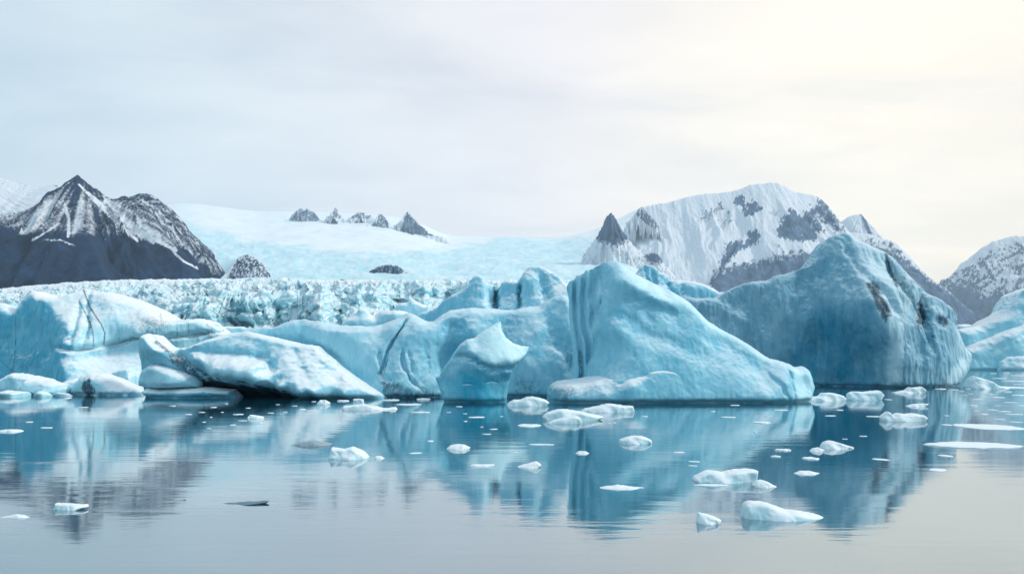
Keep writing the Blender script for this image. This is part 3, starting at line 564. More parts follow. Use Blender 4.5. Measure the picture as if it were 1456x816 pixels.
# ================================================================== FLOES
def floe(sil, basepy, label, tone=.72, seed=0, depth=.55, under=.8, group=None, mat=None, snow=.9, cat='ice floe', dirt_shade=(), parent=None, name='ice_floe', origin=None):
    Yr = dist(basepy); xs = [a for a, _ in sil]; w = (max(xs) - min(xs)) * Yr / F
    h = (basepy - min(b for _, b in sil)) * Yr / F; step = max(w / 62, .016)
    D = max(.16, min(depth * w, 2.2 * h + .2))
    cx = (min(xs) + max(xs)) / 2
    Yr = Yr + D * .7                                    # the traced ridge stands behind the front waterline
    k = Yr / (Yr - D * .7)
    s2 = [(a, b + .18 * (basepy - b)) for a, b in sil]
    p0, p1 = s2[0], s2[-1]; wpx = max(xs) - min(xs)
    bz = wz(basepy, Yr)
    low = HZ + (H + under * h) / Yr * F
    s2 = [(p0[0] + .10 * wpx, low)] + s2 + [(p1[0] - .18 * wpx, low - 1), (cx - .12 * wpx, low + under * h * F / Yr * .4)]
    mid = min(b for _, b in sil) * .5 + basepy * .5
    pts = [(cx, mid, D * .55), (cx, basepy, D), (min(xs) + .12 * wpx, basepy, D * .6), (max(xs) - .12 * wpx, basepy, D * .6), (cx + .2 * wpx, mid, D * .75), (cx - .25 * wpx, mid + .2 * (basepy - mid), D * .5)]
    o = (wx(cx, Yr), Yr, 0.0) if origin is None else origin
    b = ice_body(name, [layer(s2, Yr, pts, back=D * .5, roll=max(.06, .26 * h), rough=.10 * D, rscale=max(.15, w * .25), close=False, minthick=.12, undercut=0)], step, mat or M_FLOE, parent, o,
                 tone=max(.3, tone - .04), seed=seed, disp=(.016 * w + .006, .006 * w), snow=snow, lap=1, sharp=0, dirt_shade=dirt_shade, scal=.7)
    return b if parent is not None else tag(b, label, cat, group)

floe([(467, 652), (472, 632), (482, 633), (491, 634), (501, 631), (511, 635), (519, 641), (525, 648), (525, 653)], 653, 'chunky white ice block with turquoise underwater keel, left of centre in open water', .62, 101, under=1.2)
floe([(531, 651), (535, 647), (541, 647), (547, 651)], 652, 'tiny white ice lump just right of the chunky block with turquoise keel', .85, 102)
floe([(413, 632), (430, 626), (445, 624), (460, 627), (474, 631)], 634, 'low grey tapered ice floe just left of the chunky white block', .35, 103, mat=M_DARKFLOE)
floe([(451, 573), (455, 567), (463, 567), (470, 572)], 575, 'small pale lens of ice near the black undercut berg tip', .8, 104)
oX = (wx(526, dist(582)), dist(582), 0.0); eX = empty('ice_floe', oX); tag(eX, 'thin ice floe carrying an upright square block near the right tip of the undercut berg', 'ice floe')
floe([(487, 580), (490, 575), (502, 574), (518, 572), (530, 575), (545, 579), (562, 578), (565, 582)], 583, '', .78, 105, depth=.3, parent=eX, name='ice_slab', origin=oX)
floe([(502, 576), (502, 565), (509, 564), (517, 565), (518, 576)], 577, '', .7, 106, parent=eX, name='ice_block', origin=oX, under=.3)
floe([(353, 592), (356, 588), (363, 589), (373, 591), (375, 594)], 595, 'largest white ice fragment in the black reflection of the undercut berg', .85, 107)
floe([(720, 575), (724, 570), (730, 566), (740, 566), (748, 561), (757, 560), (766, 562), (776, 566), (782, 571), (778, 576)], 577, 'humped pale ice floe beside the right foot of the small glassy blue berg', .72, 108, depth=.4)
floe([(771, 590), (778, 583), (792, 578), (801, 577), (812, 579), (826, 582), (842, 586), (859, 591), (850, 597)], 598, 'curved turquoise and white ice floe with pointed right end before the central wedge', .66, 109, depth=.35)
floe([(779, 600), (788, 595), (798, 592), (809, 590), (818, 588), (825, 592), (828, 600)], 602, 'small pale ice floe touching the near side of the curved pointed floe', .6, 110, depth=.35, under=1.1)
floe([(825, 584), (831, 579), (842, 576), (854, 573), (863, 571), (875, 572), (887, 574), (900, 574), (902, 584)], 586, 'flat-ended pale ice floe with a low peak below the foot of the central wedge', .66, 111, depth=.35)
floe([(880, 629), (881, 623), (887, 620), (896, 617), (904, 616), (912, 617), (920, 620), (926, 624), (926, 629)], 631, 'rounded hexagonal ice block with a teal middle, alone below the central wedge', .5, 112, under=1.1)
floe([(635, 637), (641, 631), (650, 629), (660, 630), (669, 635)], 639, 'bright white oval ice piece in the dark reflection of the small glassy berg', .9, 113)
floe([(668, 662), (672, 659), (690, 659), (702, 659), (704, 662)], 663, 'thin straight sliver of pale ice below the bright white oval piece', .75, 114, depth=.2)
floe([(736, 662), (748, 658), (757, 655), (763, 653), (770, 660), (766, 664)], 665, 'small kite-shaped white ice piece in the middle of the reflections', .85, 115)
floe([(818, 644), (823, 640), (832, 640), (838, 644)], 645, 'tiny bright ice lump below the pointed end of the curved floe', .9, 116)
floe([(849, 694), (862, 690), (878, 688), (895, 690), (918, 693)], 695, 'thin ragged grey-white ice floe low in the centre of the picture', .55, 117, depth=.25)
floe([(984, 680), (987, 674), (995, 669), (1004, 665), (1013, 664), (1021, 665), (1027, 667), (1043, 663), (1056, 662), (1066, 661), (1077, 663), (1075, 674), (1074, 684)], 686, 'big wedge-backed ice floe with a turquoise flank in the right foreground', .60, 118, depth=.35, under=.9)
floe([(1070, 688), (1075, 681), (1082, 679), (1090, 682), (1098, 687), (1105, 692)], 693, 'low crumbly white ice ledge at the right end of the big wedge-backed floe', .85, 119, depth=.5)
floe([(1054, 738), (1056, 711), (1061, 706), (1067, 704), (1080, 706), (1092, 710), (1102, 714), (1116, 720), (1130, 721), (1146, 725), (1160, 729), (1177, 735)], 739, 'long pale ice floe tapering to the right, nearest of the large ones', .62, 120, depth=.3, under=.7)
floe([(990, 742), (992, 724), (999, 726), (1007, 728), (1017, 732), (1025, 737), (1024, 743)], 745, 'small smooth white ice lump nearest the camera in the right foreground', .85, 121)
floe([(1167, 636), (1169, 629), (1173, 625), (1181, 623), (1190, 626), (1200, 630), (1212, 634)], 638, 'humped white ice piece drifting in the dark reflection of the right berg', .85, 122)
floe([(1151, 641), (1156, 636), (1163, 634), (1172, 639)], 642, 'small white lump touching the left end of the humped drifting piece', .88, 123)
floe([(1128, 672), (1138, 668), (1150, 668), (1166, 672)], 674, 'flat oval white ice piece between the humped piece and the big wedge-backed floe', .85, 124, depth=.4)
floe([(1204, 566), (1205, 557), (1212, 553), (1224, 554), (1236, 553), (1248, 551), (1252, 555), (1256, 560), (1252, 567)], 569, 'bright turquoise block of ice floating under the dark blue berg', .55, 125, depth=.4)
floe([(1144, 566), (1155, 562), (1164, 561), (1169, 555), (1184, 556), (1197, 560), (1203, 567), (1200, 569)], 570, 'low white ice floe just off the blunt right end of the central wedge', .8, 126, depth=.4)
floe([(1269, 557), (1278, 555), (1286, 554), (1292, 548), (1299, 549), (1308, 547), (1314, 553), (1314, 558)], 559, 'small white floe with a square head under the dark blue berg', .85, 127, depth=.4)
floe([(1252, 592), (1256, 586), (1260, 581), (1265, 583), (1268, 589), (1275, 584), (1286, 586), (1294, 584), (1303, 586), (1310, 587), (1317, 593), (1313, 597)], 599, 'knobbly white ice floe with a small horn on its left end', .82, 128, depth=.35)
floe([(1288, 577), (1296, 574), (1308, 572), (1320, 573), (1315, 577)], 578, 'thin curved ice sliver between the knobbly horned floe and the square-headed floe', .7, 129, depth=.4)
floe([(1372, 550), (1377, 536), (1383, 530), (1392, 533), (1402, 538), (1412, 545), (1432, 551)], 553, 'pale blue rounded ice chunk right of the dark blue berg', .6, 130, depth=.5)
floe([(78, 722), (80, 712), (91, 713), (101, 713), (113, 714), (122, 715), (125, 719), (116, 723)], 725, 'pale flat-topped wedge of ice alone in the left foreground', .72, 131, depth=.35)
floe([(310, 715), (325, 714), (345, 713), (365, 711), (384, 710), (380, 714), (350, 717)], 717, 'dark grey sliver of clear ice lying flat in the left foreground', .2, 132, depth=.2, mat=M_DARKFLOE, snow=0, under=.3)
floe([(242, 711), (250, 708), (256, 709), (264, 709), (262, 711)], 712, 'small dull grey ice scrap left of the dark grey sliver', .5, 133, mat=M_DARKFLOE)
floe([(0, 735), (12, 732), (24, 729), (34, 731), (43, 735)], 736, 'nearly sunken pale ice strip at the lower left edge', .6, 134, depth=.2)
floe([(-6, 613), (4, 610), (16, 609), (26, 610), (33, 613)], 614, 'flat white oval floe at the left edge in the dark reflection of the long berg', .8, 135, depth=.4)

# flat floes seen edge-on
def flat_floe(cx, cy, wpx, hpx, label, seed, tone=.8, group=None, thick=.07):
    rng = np.random.RandomState(seed); Y = dist(cy); a = wpx / 2 * Y / F; b = max(hpx - thick * F / Y, .6) / 2 * Y * Y / (F * H); b = min(b, a * 1.6)
    n = 72; th = np.arange(n) / n * 2 * np.pi
    r = 1 + .22 * fbm(np.stack([np.cos(th) * 1.7 + seed, np.sin(th) * 1.7, th * 0 + .5], 1), 4, seed)
    rings = [(0.0, 1.0), (.5, 1.0), (.82, .95), (.95, .8), (1.0, .35), (.99, -.6), (.85, -2.2), (.3, -3.0)]
    V = []; Q = []
    for k, (q, hz) in enumerate(rings):
        x = np.cos(th) * r * q * a; y = np.sin(th) * r * q * b
        z = hz * thick * (1 + .5 * fbm(np.stack([x / (a * .5) + seed, y / (b * .5), x * 0], 1), 3, seed + 1)) if hz > 0 else np.full(n, hz * thick)
        V.append(np.stack([x, y, z], 1))
    V = np.concatenate(V)
    for k in range(len(rings) - 1):
        i = np.arange(n); j = (i + 1) % n; Q.append(np.stack([k * n + i, k * n + n + i, k * n + n + j, k * n + j], 1))
    Q = np.concatenate(Q)
    o = mesh_obj('ice_floe', V, Q, M_FLOE, dict(dirt_shade=np.zeros(len(V)), tone=np.full(len(V), tone), snow=np.ones(len(V)) * .8))
    o.location = (wx(cx, Y), Y, 0); return tag(o, label, 'ice floe', group)
flat_floe(1381, 633, 120, 11, 'largest flat white ice floe, a long oval near the right edge', 201, .62, thick=.06)
flat_floe(1408, 607, 84, 10, 'slushy flat grey floe above the long white oval at the right edge', 202, .5, thick=.04)
flat_floe(752, 605, 32, 5, 'flat grey-white lens of ice under the curved pointed floe', 203, .6, thick=.05)
flat_floe(1011, 690, 46, 4, 'thin slushy ice sheet in front of the big wedge-backed floe', 204, .5, thick=.03)
flat_floe(1435, 551, 60, 4, 'flat blue-white ice sheet right of the pale blue rounded chunk', 205, .6, thick=.08)
flat_floe(1083, 601, 22, 3.4, 'flat bright ice piece below the right end of the central wedge', 206, .85, thick=.07)
flat_floe(1113, 640, 22, 3.6, 'flat white ice flake left of the humped piece, the larger of two', 207, .85, thick=.06)
flat_floe(1103, 649, 14, 2.6, 'flat ice flake left of the humped piece, the smaller and nearer of two', 208, .8, thick=.04)
flat_floe(1153, 652, 22, 4.5, 'crumbly flat flake straight below the humped white piece', 209, .8, thick=.05)
flat_floe(556, 569, 24, 2.6, 'white ice sheet lying off the pointed right tip of the undercut berg', 210, .85, thick=.08)
flat_floe(602, 568, 18, 5, 'flat pale ice raft under the dirty foot of the middle berg', 211, .8, thick=.12)
flat_floe(597, 586, 26, 2, 'thin pale ice strip below the raft under the middle berg', 212, .7, thick=.05)
flat_floe(582, 575, 34, 3, 'slushy grey ice patch beside the floe with the upright block', 213, .4, thick=.04)
flat_floe(488, 570, 16, 2.2, 'thin ice strip between the small pale lens and the upright block', 214, .85, thick=.1)
flat_floe(770, 632, 34, 2.4, 'narrow pale ice strip right of the bright white oval piece', 215, .5, thick=.03)
G_DARK = 'ice crumbs in the black reflection of the undercut berg'; G_MID = 'ice crumbs in the reflection of the small glassy berg'
G_E = 'ice crumbs in the reflection of the central wedge'; G_F = 'ice crumbs in the reflection of the dark blue berg'; G_R = 'brash ice bits at the right edge'; G_L = 'ice crumbs in the reflection of the long left berg'
crumbs = [(G_L, 'tiny white ice crumb floating in the reflection of the long left berg', [(137, 562, 8), (96, 566, 7), (118, 579, 10), (66, 608, 12), (178, 562, 7), (78, 578, 5), (42, 600, 6)]),
          (G_DARK, 'tiny white ice crumb floating in the black reflection of the undercut berg', [(245, 577, 6), (268, 589, 9), (304, 579, 8), (339, 589, 10), (345, 598, 9), (385, 587, 8), (430, 582, 9), (331, 604, 6), (419, 577, 5), (322, 574, 4), (300, 593, 4), (353, 580, 5), (395, 575, 4), (405, 586, 5), (290, 600, 5), (446, 571, 5), (287, 586, 6), (297, 609, 5), (316, 586, 4), (370, 601, 4)]),
          (G_MID, 'tiny white ice crumb floating in the reflection of the small glassy berg', [(678, 593, 16), (638, 586, 4), (661, 588, 5), (662, 599, 5), (702, 610, 8), (692, 617, 9), (713, 592, 4), (612, 627, 9), (591, 644, 12), (653, 578, 6), (685, 607, 4), (733, 643, 6)]),
          (G_E, 'tiny white ice crumb floating in the reflection of the central wedge', [(1045, 576, 12), (1111, 583, 13), (1035, 593, 14), (917, 592, 8), (1074, 614, 5), (965, 643, 12), (987, 656, 11), (866, 602, 5), (1014, 585, 6), (873, 601, 4), (985, 662, 8), (1090, 592, 4)]),
          (G_F, 'tiny white ice crumb floating in the reflection of the dark blue berg', [(1194, 583, 10), (1181, 591, 12), (1242, 592, 13), (1252, 653, 17), (1347, 604, 13), (1337, 553, 13), (1228, 620, 7), (1160, 576, 5), (1263, 568, 9), (1346, 591, 6), (1356, 554, 9), (1201, 624, 5), (1345, 648, 16), (1333, 668, 22)]),
          (G_R, 'small flat bit of brash ice floating near the right edge', [(1428, 585, 13), (1441, 589, 15), (1411, 583, 12), (1431, 530, 8), (1421, 538, 18), (1440, 542, 22), (1403, 560, 12), (1420, 565, 16), (1448, 562, 14), (1390, 568, 10), (1436, 572, 12), (1384, 577, 9), (1399, 589, 9), (1422, 596, 10), (1445, 600, 12), (1380, 560, 6), (1412, 531, 8), (1446, 534, 12), (1451, 547, 14), (1396, 574, 6), (1452, 577, 8), (1376, 553, 5), (1407, 549, 7), (1418, 577, 7), (1388, 584, 5), (1432, 557, 9), (1366, 556, 5), (1371, 562, 6)])]
sd = 300
protos = {}
for grp, lab, lst in crumbs:
    for cx, cy, w in lst:
        sd += 1; kx = sd % 7; Y = dist(cy)
        if kx not in protos:
            o = flat_floe(cx, cy, 20, 6, lab, 300 + kx, .86, grp, thick=.05); protos[kx] = (o, o.dimensions.x)
            bpy.context.view_layer.update(); protos[kx] = (o, max(v.co.x for v in o.data.vertices) - min(v.co.x for v in o.data.vertices))
        else:
            o = protos[kx][0].copy(); COL.objects.link(o); tag(o, lab, 'ice crumb', grp)
        o['category'] = 'ice crumb'
        s = w * Y / F / protos[kx][1]
        o.location = (wx(cx, Y), Y, 0); o.rotation_euler = (0, 0, (sd * 2.39) % 6.28); hgt = .55 * Y / F / .05
        o.scale = (s, min(s, 1.4), hgt * (.8 + .5 * ((sd * 37) % 10) / 10)); o.name = 'ice_crumb'

# ================================================================== GLACIER TONGUE
def interp(keys, x): k = np.array(keys, float); return np.interp(x, k[:, 0], k[:, 1])

def build_glacier():
    px = np.arange(-260, 980, .9); n = len(px)
    t1 = interp([(-260, 442), (0, 438), (100, 446), (190, 446), (240, 438), (290, 428), (330, 420), (364, 410), (392, 413), (415, 411), (455, 414), (470, 428), (485, 446), (520, 452), (600, 455), (700, 452), (980, 450)], px)
    b2 = interp([(-260, 434), (33, 433), (60, 428), (150, 421), (190, 424), (225, 424), (280, 422), (300, 412), (364, 408), (455, 409), (485, 436), (540, 447), (680, 447), (980, 447)], px)
    t2 = interp([(-260, 420), (33, 418), (60, 416), (120, 410), (160, 407), (220, 406), (280, 405), (364, 402), (420, 404), (470, 406), (490, 402), (540, 400), (680, 401), (980, 401)], px)
    e3 = interp([(-260, 414), (0, 410), (50, 405), (100, 401), (180, 397), (300, 396), (400, 396.5), (600, 399), (980, 399)], px)
    w = fbm(np.stack([px / 40, px * 0, px * 0 + .3], 1), 4, 5)
    e3 = e3 - 1.3 * perlin(np.stack([px / 14, px * 0, px * 0 + .8], 1), 12) - 1.0 * perlin(np.stack([px / 4, px * 0, px * 0 + .8], 1), 13)
    t1 = t1 - 9.0 * (ridged(np.stack([px / 26, px * 0, px * 0 + .7], 1), 3, 8) - .7) - 2.0 * perlin(np.stack([px / 5, px * 0, px * 0 + .7], 1), 9)
    t2 = t2 - 3.0 * perlin(np.stack([px / 9, px * 0, px * 0 + .2], 1), 10); b2 = b2 + 3 * perlin(np.stack([px / 22, px * 0, px * 0 + .2], 1), 11)
    Yc = 620 + 45 * w + 5 * perlin(np.stack([px / 9, px * 0, px * 0 + .3], 1), 7); Ys = 930 + 80 * fbm(np.stack([px / 55, px * 0 + 4, px * 0], 1), 4, 6); Ye = np.full(n, 1650.)
    rows = []
    def seg(ya, za, yb, zb, k, skip=False):
        for i in range(k):
            s = i / k; rows.append((ya + (yb - ya) * s, za + (zb - za) * s))
    z1 = wz(t1, Yc); zb2 = np.maximum(wz(b2, Ys), z1 + 2); zt2 = np.maximum(wz(t2, Ys + 8), zb2 + 1); ze = wz(e3, Ye)
    seg(Yc - 80, np.full(n, -3.), Yc, z1, 70); seg(Yc, z1, Ys - 60, zb2, 50); seg(Ys - 60, zb2, Ys + 25, zt2, 50); seg(Ys + 25, zt2, Ye, ze, 40)
    rows.append((Ye, ze)); rows.append((Ye + 60, ze - 30))
    Y = np.array([r[0] for r in rows]).T; Z = np.array([r[1] for r in rows]).T
    X = (px[:, None] - CX) / F * Y
    V = np.stack([X.ravel(), Y.ravel(), Z.ravel()], 1); m = Y.shape[1]
    i, j = np.meshgrid(np.arange(n - 1), np.arange(m - 1), indexing='ij'); a = (i * m + j).ravel()
    Q = np.stack([a, a + m, a + m + 1, a + 1], 1)
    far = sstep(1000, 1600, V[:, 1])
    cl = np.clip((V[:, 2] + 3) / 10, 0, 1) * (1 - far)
    V[:, 1] += cl * (17 * fbm(np.stack([V[:, 0] / 46, V[:, 2] / 15, V[:, 1] * 0], 1), 4, 97) + 8 * (ridged(np.stack([V[:, 0] / 30 + V[:, 2] / 22, V[:, 2] / 14 - V[:, 0] / 60, V[:, 1] / 90], 1), 3, 98) - .7))
    V[:, 2] += cl * 3.5 * (ridged(np.stack([V[:, 0] / 24, V[:, 1] / 34, V[:, 2] * 0], 1), 3, 99) - .7)
    N = normals(V, Q); amp = (1 - .75 * far) * np.clip((V[:, 2] + 3) / 10, 0, 1)
    wp = V + 3 * np.stack([fbm(V / 11, 3, 90), fbm(V / 11 + 50, 3, 90), fbm(V / 11 + 90, 3, 90)], 1)
    i1, e1 = cells(wp / np.array([17., 15., 22.]), 91); i2, e2 = cells(wp / np.array([5.6, 6., 7.]), 92); i3, e3_ = cells(wp / np.array([2.2, 3., 2.6]), 93)
    dsp = 3.6 * (i1 - .5) + 2.6 * (i2 - .5) + 1.2 * (i3 - .5) - 1.8 * np.exp(-(e1 / .09) ** 2) - .8 * np.exp(-(e2 / .12) ** 2) + 2.2 * fbm(V / 28, 3, 94)
    V = V + N * (dsp * amp)[:, None]
    V = laplacian(V, Q, 1, .35)
    N = normals(V, Q)
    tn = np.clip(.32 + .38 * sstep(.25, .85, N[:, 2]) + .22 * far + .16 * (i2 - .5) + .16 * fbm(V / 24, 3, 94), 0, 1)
    dv = np.clip(.34 * np.exp(-(e1 / .05) ** 2) + .2 * np.exp(-(e2 / .06) ** 2), 0, .5) * (1 - .8 * far)  # darker along the borders between ice blocks
    return tag(mesh_obj('glacier', V, Q, M_GLAC, dict(dirt_shade=dv, tone=tn, snow=np.ones(len(V)) * .9)), kind='structure')
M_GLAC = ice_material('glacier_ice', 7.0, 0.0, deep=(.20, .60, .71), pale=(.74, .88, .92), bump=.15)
build_glacier()

# ================================================================== ICE FIELD BEHIND
def build_icefield():
    px = np.arange(150, 1330, 2.0); n = len(px)
    top = interp([(150, 310), (200, 302), (240, 289), (275, 289), (364, 301), (420, 300), (500, 303), (560, 307), (600, 318), (632, 335), (700, 337), (800, 338), (850, 326), (890, 306), (912, 294), (950, 288), (990, 276), (1040, 274), (1080, 290), (1130, 330), (1200, 370), (1330, 430)], px)
    top = np.convolve(np.pad(top, 15, mode='edge'), np.hanning(33)[1:-1] / np.hanning(33).sum(), 'valid')
    m = 130; t = np.linspace(0, 1, m)
    Y = 1600 + (9000 - 1600) * t[None, :] ** 1.15 + 0 * px[:, None]
    py0 = interp([(150, 402), (700, 401), (900, 420), (1330, 440)], px)
    s = t[None, :] ** .8
    py = py0[:, None] + (top - py0)[:, None] * (s * .55 + .45 * s * s * (3 - 2 * s))
    hol = sstep(860, 970, px)[:, None]; th = np.clip((t[None, :] - .40) / .6, 0, 1)
    py = py + hol * (py0[:, None] + (top - py0)[:, None] * (.04 * t[None, :] + .96 * th * (1.6 - .6 * th)) - py)
    lowR = sstep(1040, 1110, px)[:, None] * sstep(6400, 5300, Y); lowL = sstep(345, 300, px)[:, None] * sstep(3300, 2650, Y)
    py = py + (np.maximum(py, 445) - py) * lowR + (np.maximum(py, 412) - py) * lowL
    X = (px[:, None] - CX) / F * Y; Z = wz(py, Y)
    V = np.stack([X.ravel(), Y.ravel(), Z.ravel()], 1)
    i, j = np.meshgrid(np.arange(n - 1), np.arange(m - 1), indexing='ij'); a = (i * m + j).ravel()
    Q = np.stack([a, a + m, a + m + 1, a + 1], 1)
    PX = np.repeat(px, m); PY = py.ravel(); edge = np.tile(np.minimum(1, (1 - t) * 8), n)
    V[:, 2] += edge * (16 * fbm(V / np.array([260., 420., 1e5]), 3, 101))
    bnd = interp([(150, 300), (255, 311), (300, 325), (364, 340), (430, 350), (500, 357), (560, 357), (640, 352), (720, 336), (840, 338), (900, 365), (1000, 350), (1060, 340), (1330, 400)], PX)
    wob = fbm(np.stack([PX / 30, PY / 6, PX * 0], 1), 4, 102)
    blue = sstep(-9, 9, PY - bnd + 6 * wob) * (1 - .6 * sstep(880, 960, PX))
    cre = ridged(np.stack([V[:, 0] / 60, V[:, 1] / 34, PX * 0], 1), 4, 103)
    V[:, 2] += blue * 4 * (cre - .8)
    tn = np.clip(1.0 - blue * (.52 - .25 * fbm(np.stack([PX / 14, PY / 3, PX * 0], 1), 4, 104)), 0, 1)
    return tag(mesh_obj('ice_field', V, Q, M_FIELD, dict(dirt_shade=np.zeros(len(V)), tone=tn, snow=(1 - blue))), kind='structure')
M_FIELD = ice_material('ice_field_snow', 40.0, 0.0, deep=(.30, .70, .80), pale=(.86, .90, .93), bump=.1)
build_icefield()

# ================================================================== MOUNTAINS
def mountain(name, ridge, Yr, foot, snowf, kx=1.6, slope=.9, seed=1, mat=None, erode=.22, escale=60., step_px=.9, back=150, fan=None, spurs=(), thing=None, jagk=1.0, gfk=.7):
    """Terrain rising to a traced ridge: every ridge point sheds an elliptical cone, then gullies are cut downhill."""
    rg = np.array(ridge, float); pr = np.arange(rg[0, 0], rg[-1, 0], 1.2); zr_py = np.interp(pr, rg[:, 0], rg[:, 1])
    jag = perlin(np.stack([pr / 3.0, pr * 0, pr * 0 + seed], 1), seed) * 1.3 + perlin(np.stack([pr / 9., pr * 0, pr * 0 + seed], 1), seed + 1) * 1.6
    zr_py = zr_py + jag * jagk
    rx, rz = wx(pr, Yr), wz(zr_py, Yr); ry = np.full(len(pr), float(Yr))
    for sp in spurs:                                   # extra spur lines (px, py, Y) running down the face
        sp = np.array(sp, float); t = np.linspace(0, len(sp) - 1, 60); q = np.stack([np.interp(t, np.arange(len(sp)), sp[:, k]) for k in range(3)], 1)
        rx = np.append(rx, wx(q[:, 0], q[:, 2])); rz = np.append(rz, wz(q[:, 1], q[:, 2])); ry = np.append(ry, q[:, 2])
    px = np.arange(rg[0, 0] - 12, rg[-1, 0] + 12, step_px); n = len(px)
    ya = Yr - foot; ys = np.concatenate([np.linspace(ya, Yr, 150), np.linspace(Yr + back / 12, Yr + back, 12)]); m = len(ys)
    X = np.repeat(wx(px, Yr)[:, None], m, 1); Yg = np.repeat(ys[None, :], n, 0)
    Zm = np.full(X.shape, -1e9); Dm = np.zeros(X.shape)
    wxn = fbm(P3(X / escale / 2.5, Yg / escale / 2.5, 0), 3, seed + 9).reshape(X.shape) * escale * .5
    for a, b, c in zip(rx, ry, rz):
        d = np.sqrt((kx * (X - a)) ** 2 + (Yg - b) ** 2); z = c - slope * d
        k = z > Zm; Zm = np.where(k, z, Zm); Dm = np.where(k, d, Dm)
    pk = rg[rg[:, 1].argmin()] if fan is None else fan
    fx = wx(pk[0], Yr); ang = (X - fx) / (np.abs(Yg - Yr) + (wz(pk[1], Yr) - Zm) * .6 + 60)
    gul = ridged(P3((X + wxn) / escale, Yg / (escale * 3.2), 0), 5, seed + 2).reshape(X.shape) - .8
    gf = ridged(P3(ang * 9, Dm / 400, 3.), 4, seed + 4).reshape(X.shape) - .8
    e = np.minimum(Dm, 260) * erode
    Z = Zm + e * (.7 * gul + gfk * gf) + 4 * fbm(P3(X / 18, Yg / 18, 0), 3, seed + 5).reshape(X.shape) * np.clip(Dm / 30, .1, 1)
    Z = np.maximum(Z, -40)
    V = np.stack([X.ravel(), Yg.ravel(), Z.ravel()], 1)
    i, j = np.meshgrid(np.arange(n - 1), np.arange(m - 1), indexing='ij'); a = (i * m + j).ravel(); Q = np.stack([a, a + m, a + m + 1, a + 1], 1)
    PX = CX + V[:, 0] / V[:, 1] * F; PY = HZ - (V[:, 2] - H) / V[:, 1] * F
    N = normals(V, Q)
    sn = snowf(PX, PY, gul.ravel(), gf.ravel(), N, ang.ravel(), Dm.ravel(), V)
    og = (wx((rg[0, 0] + rg[-1, 0]) / 2, Yr), Yr, wz(rg[:, 1].max(), Yr)) if thing else None
    o = mesh_obj(name, V, Q, mat or M_ROCK, dict(snow=np.clip(sn, 0, 1.2)), None, og)
    return tag(o, thing, 'rock outcrop') if thing else tag(o, kind='structure')

ML = [(-170, 330), (-60, 312), (0, 305), (25, 301), (40, 298), (55, 288), (75, 276), (85, 268), (97, 259), (104, 252), (110, 248), (118, 255), (130, 265), (140, 270), (150, 279), (160, 283), (175, 279), (188, 279), (197, 275), (207, 275), (218, 278), (230, 286), (242, 294), (252, 305), (262, 322), (275, 335), (288, 353), (300, 368), (315, 385), (330, 398), (345, 412)]
def snow_ml(PX, PY, g, gf, N, ang, D, V):
    line = interp([(-170, 322), (0, 330), (60, 333), (100, 334), (150, 337), (200, 342), (230, 346), (262, 352), (300, 392)], PX) + 6 * fbm(np.stack([PX / 12, PY / 12, PX * 0], 1), 4, 201)
    hi = sstep(12, -10, PY - line)
    st = ridged(np.stack([ang * 14, D / 600, ang * 0], 1), 4, 202) - .7
    s = hi * (.36 + .16 * st - .26 * gf) + .10 * hi * (PY > 285)
    for ln, w in (([(112, 262), (135, 286), (160, 310), (196, 343)], 2.2), ([(126, 275), (160, 303), (190, 325), (218, 345)], 2.6), ([(150, 285), (185, 318), (215, 338), (250, 356)], 3.2), ([(92, 290), (98, 312), (97, 336)], 2.6), ([(84, 318), (66, 330), (46, 342)], 1.6), ([(60, 342), (85, 341), (107, 350)], 1.2), ([(246, 358), (262, 372), (282, 382)], 1.6)):
        d, _ = line_dist(PX, PY, ln); s = np.maximum(s, .92 * np.exp(-(d / w) ** 2))
    s -= .22 * np.exp(-(((PX - 110) / 16) ** 2 + ((PY - 258) / 12) ** 2))
    return s
mountain('mountain', ML, 2500, 780, snow_ml, kx=1.7, slope=.80, seed=301, escale=70, erode=.16, fan=(110, 248),
         spurs=[[(110, 250, 2500), (118, 300, 2330), (130, 345, 2180), (150, 390, 2050)], [(200, 278, 2500), (225, 320, 2360), (262, 365, 2230)], [(30, 301, 2500), (20, 340, 2330), (10, 390, 2150)]])

BL = [(-200, 252), (-60, 247), (0, 253), (15, 257), (30, 262), (55, 266), (80, 263), (110, 272), (160, 300), (220, 340)]
def snow_bl(PX, PY, g, gf, N, ang, D, V):
    r = fbm(np.stack([PX / 7, PY / 3.5, PX * 0], 1), 4, 211)
    return 1.0 - .9 * sstep(.1, .4, r) * np.exp(-((PY - 257 - .05 * PX) / 7) ** 2)
mountain('mountain', BL, 6600, 1200, snow_bl, kx=1.5, slope=.6, seed=311, mat=M_ROCKFAR, escale=160, erode=.06)

MP = [(770, 420), (790, 404), (803, 395), (818, 383), (826, 374), (829, 362), (838, 350), (848, 337), (854, 326), (858, 317), (862, 307), (867, 303), (871, 303), (875, 309), (879, 318), (884, 326), (890, 334), (900, 348), (912, 357), (925, 358), (935, 360), (943, 372), (960, 392), (985, 408), (1005, 425)]
def snow_mp(PX, PY, g, gf, N, ang, D, V):
    n = fbm(np.stack([PX / 5, PY / 2.6, PX * 0], 1), 4, 221)
    top = sstep(354, 342, PY + .35 * np.abs(PX - 872) + 6 * n) ; top = np.maximum(top, .9 * np.exp(-(((PX - 932) / 13) ** 2 + ((PY - 366) / 9) ** 2) ** 1.5))
    return np.clip(.70 - .62 * top + .25 * n - .1 * gf, 0, 1)
mountain('mountain', MP, 4200, 640, snow_mp, kx=3.4, slope=1.15, seed=321, escale=57, erode=.32, jagk=1.6, fan=(868, 303), mat=M_ROCKFAR, spurs=[[(868, 304, 4200), (866, 335, 4095), (872, 365, 3975), (880, 400, 3840)]])

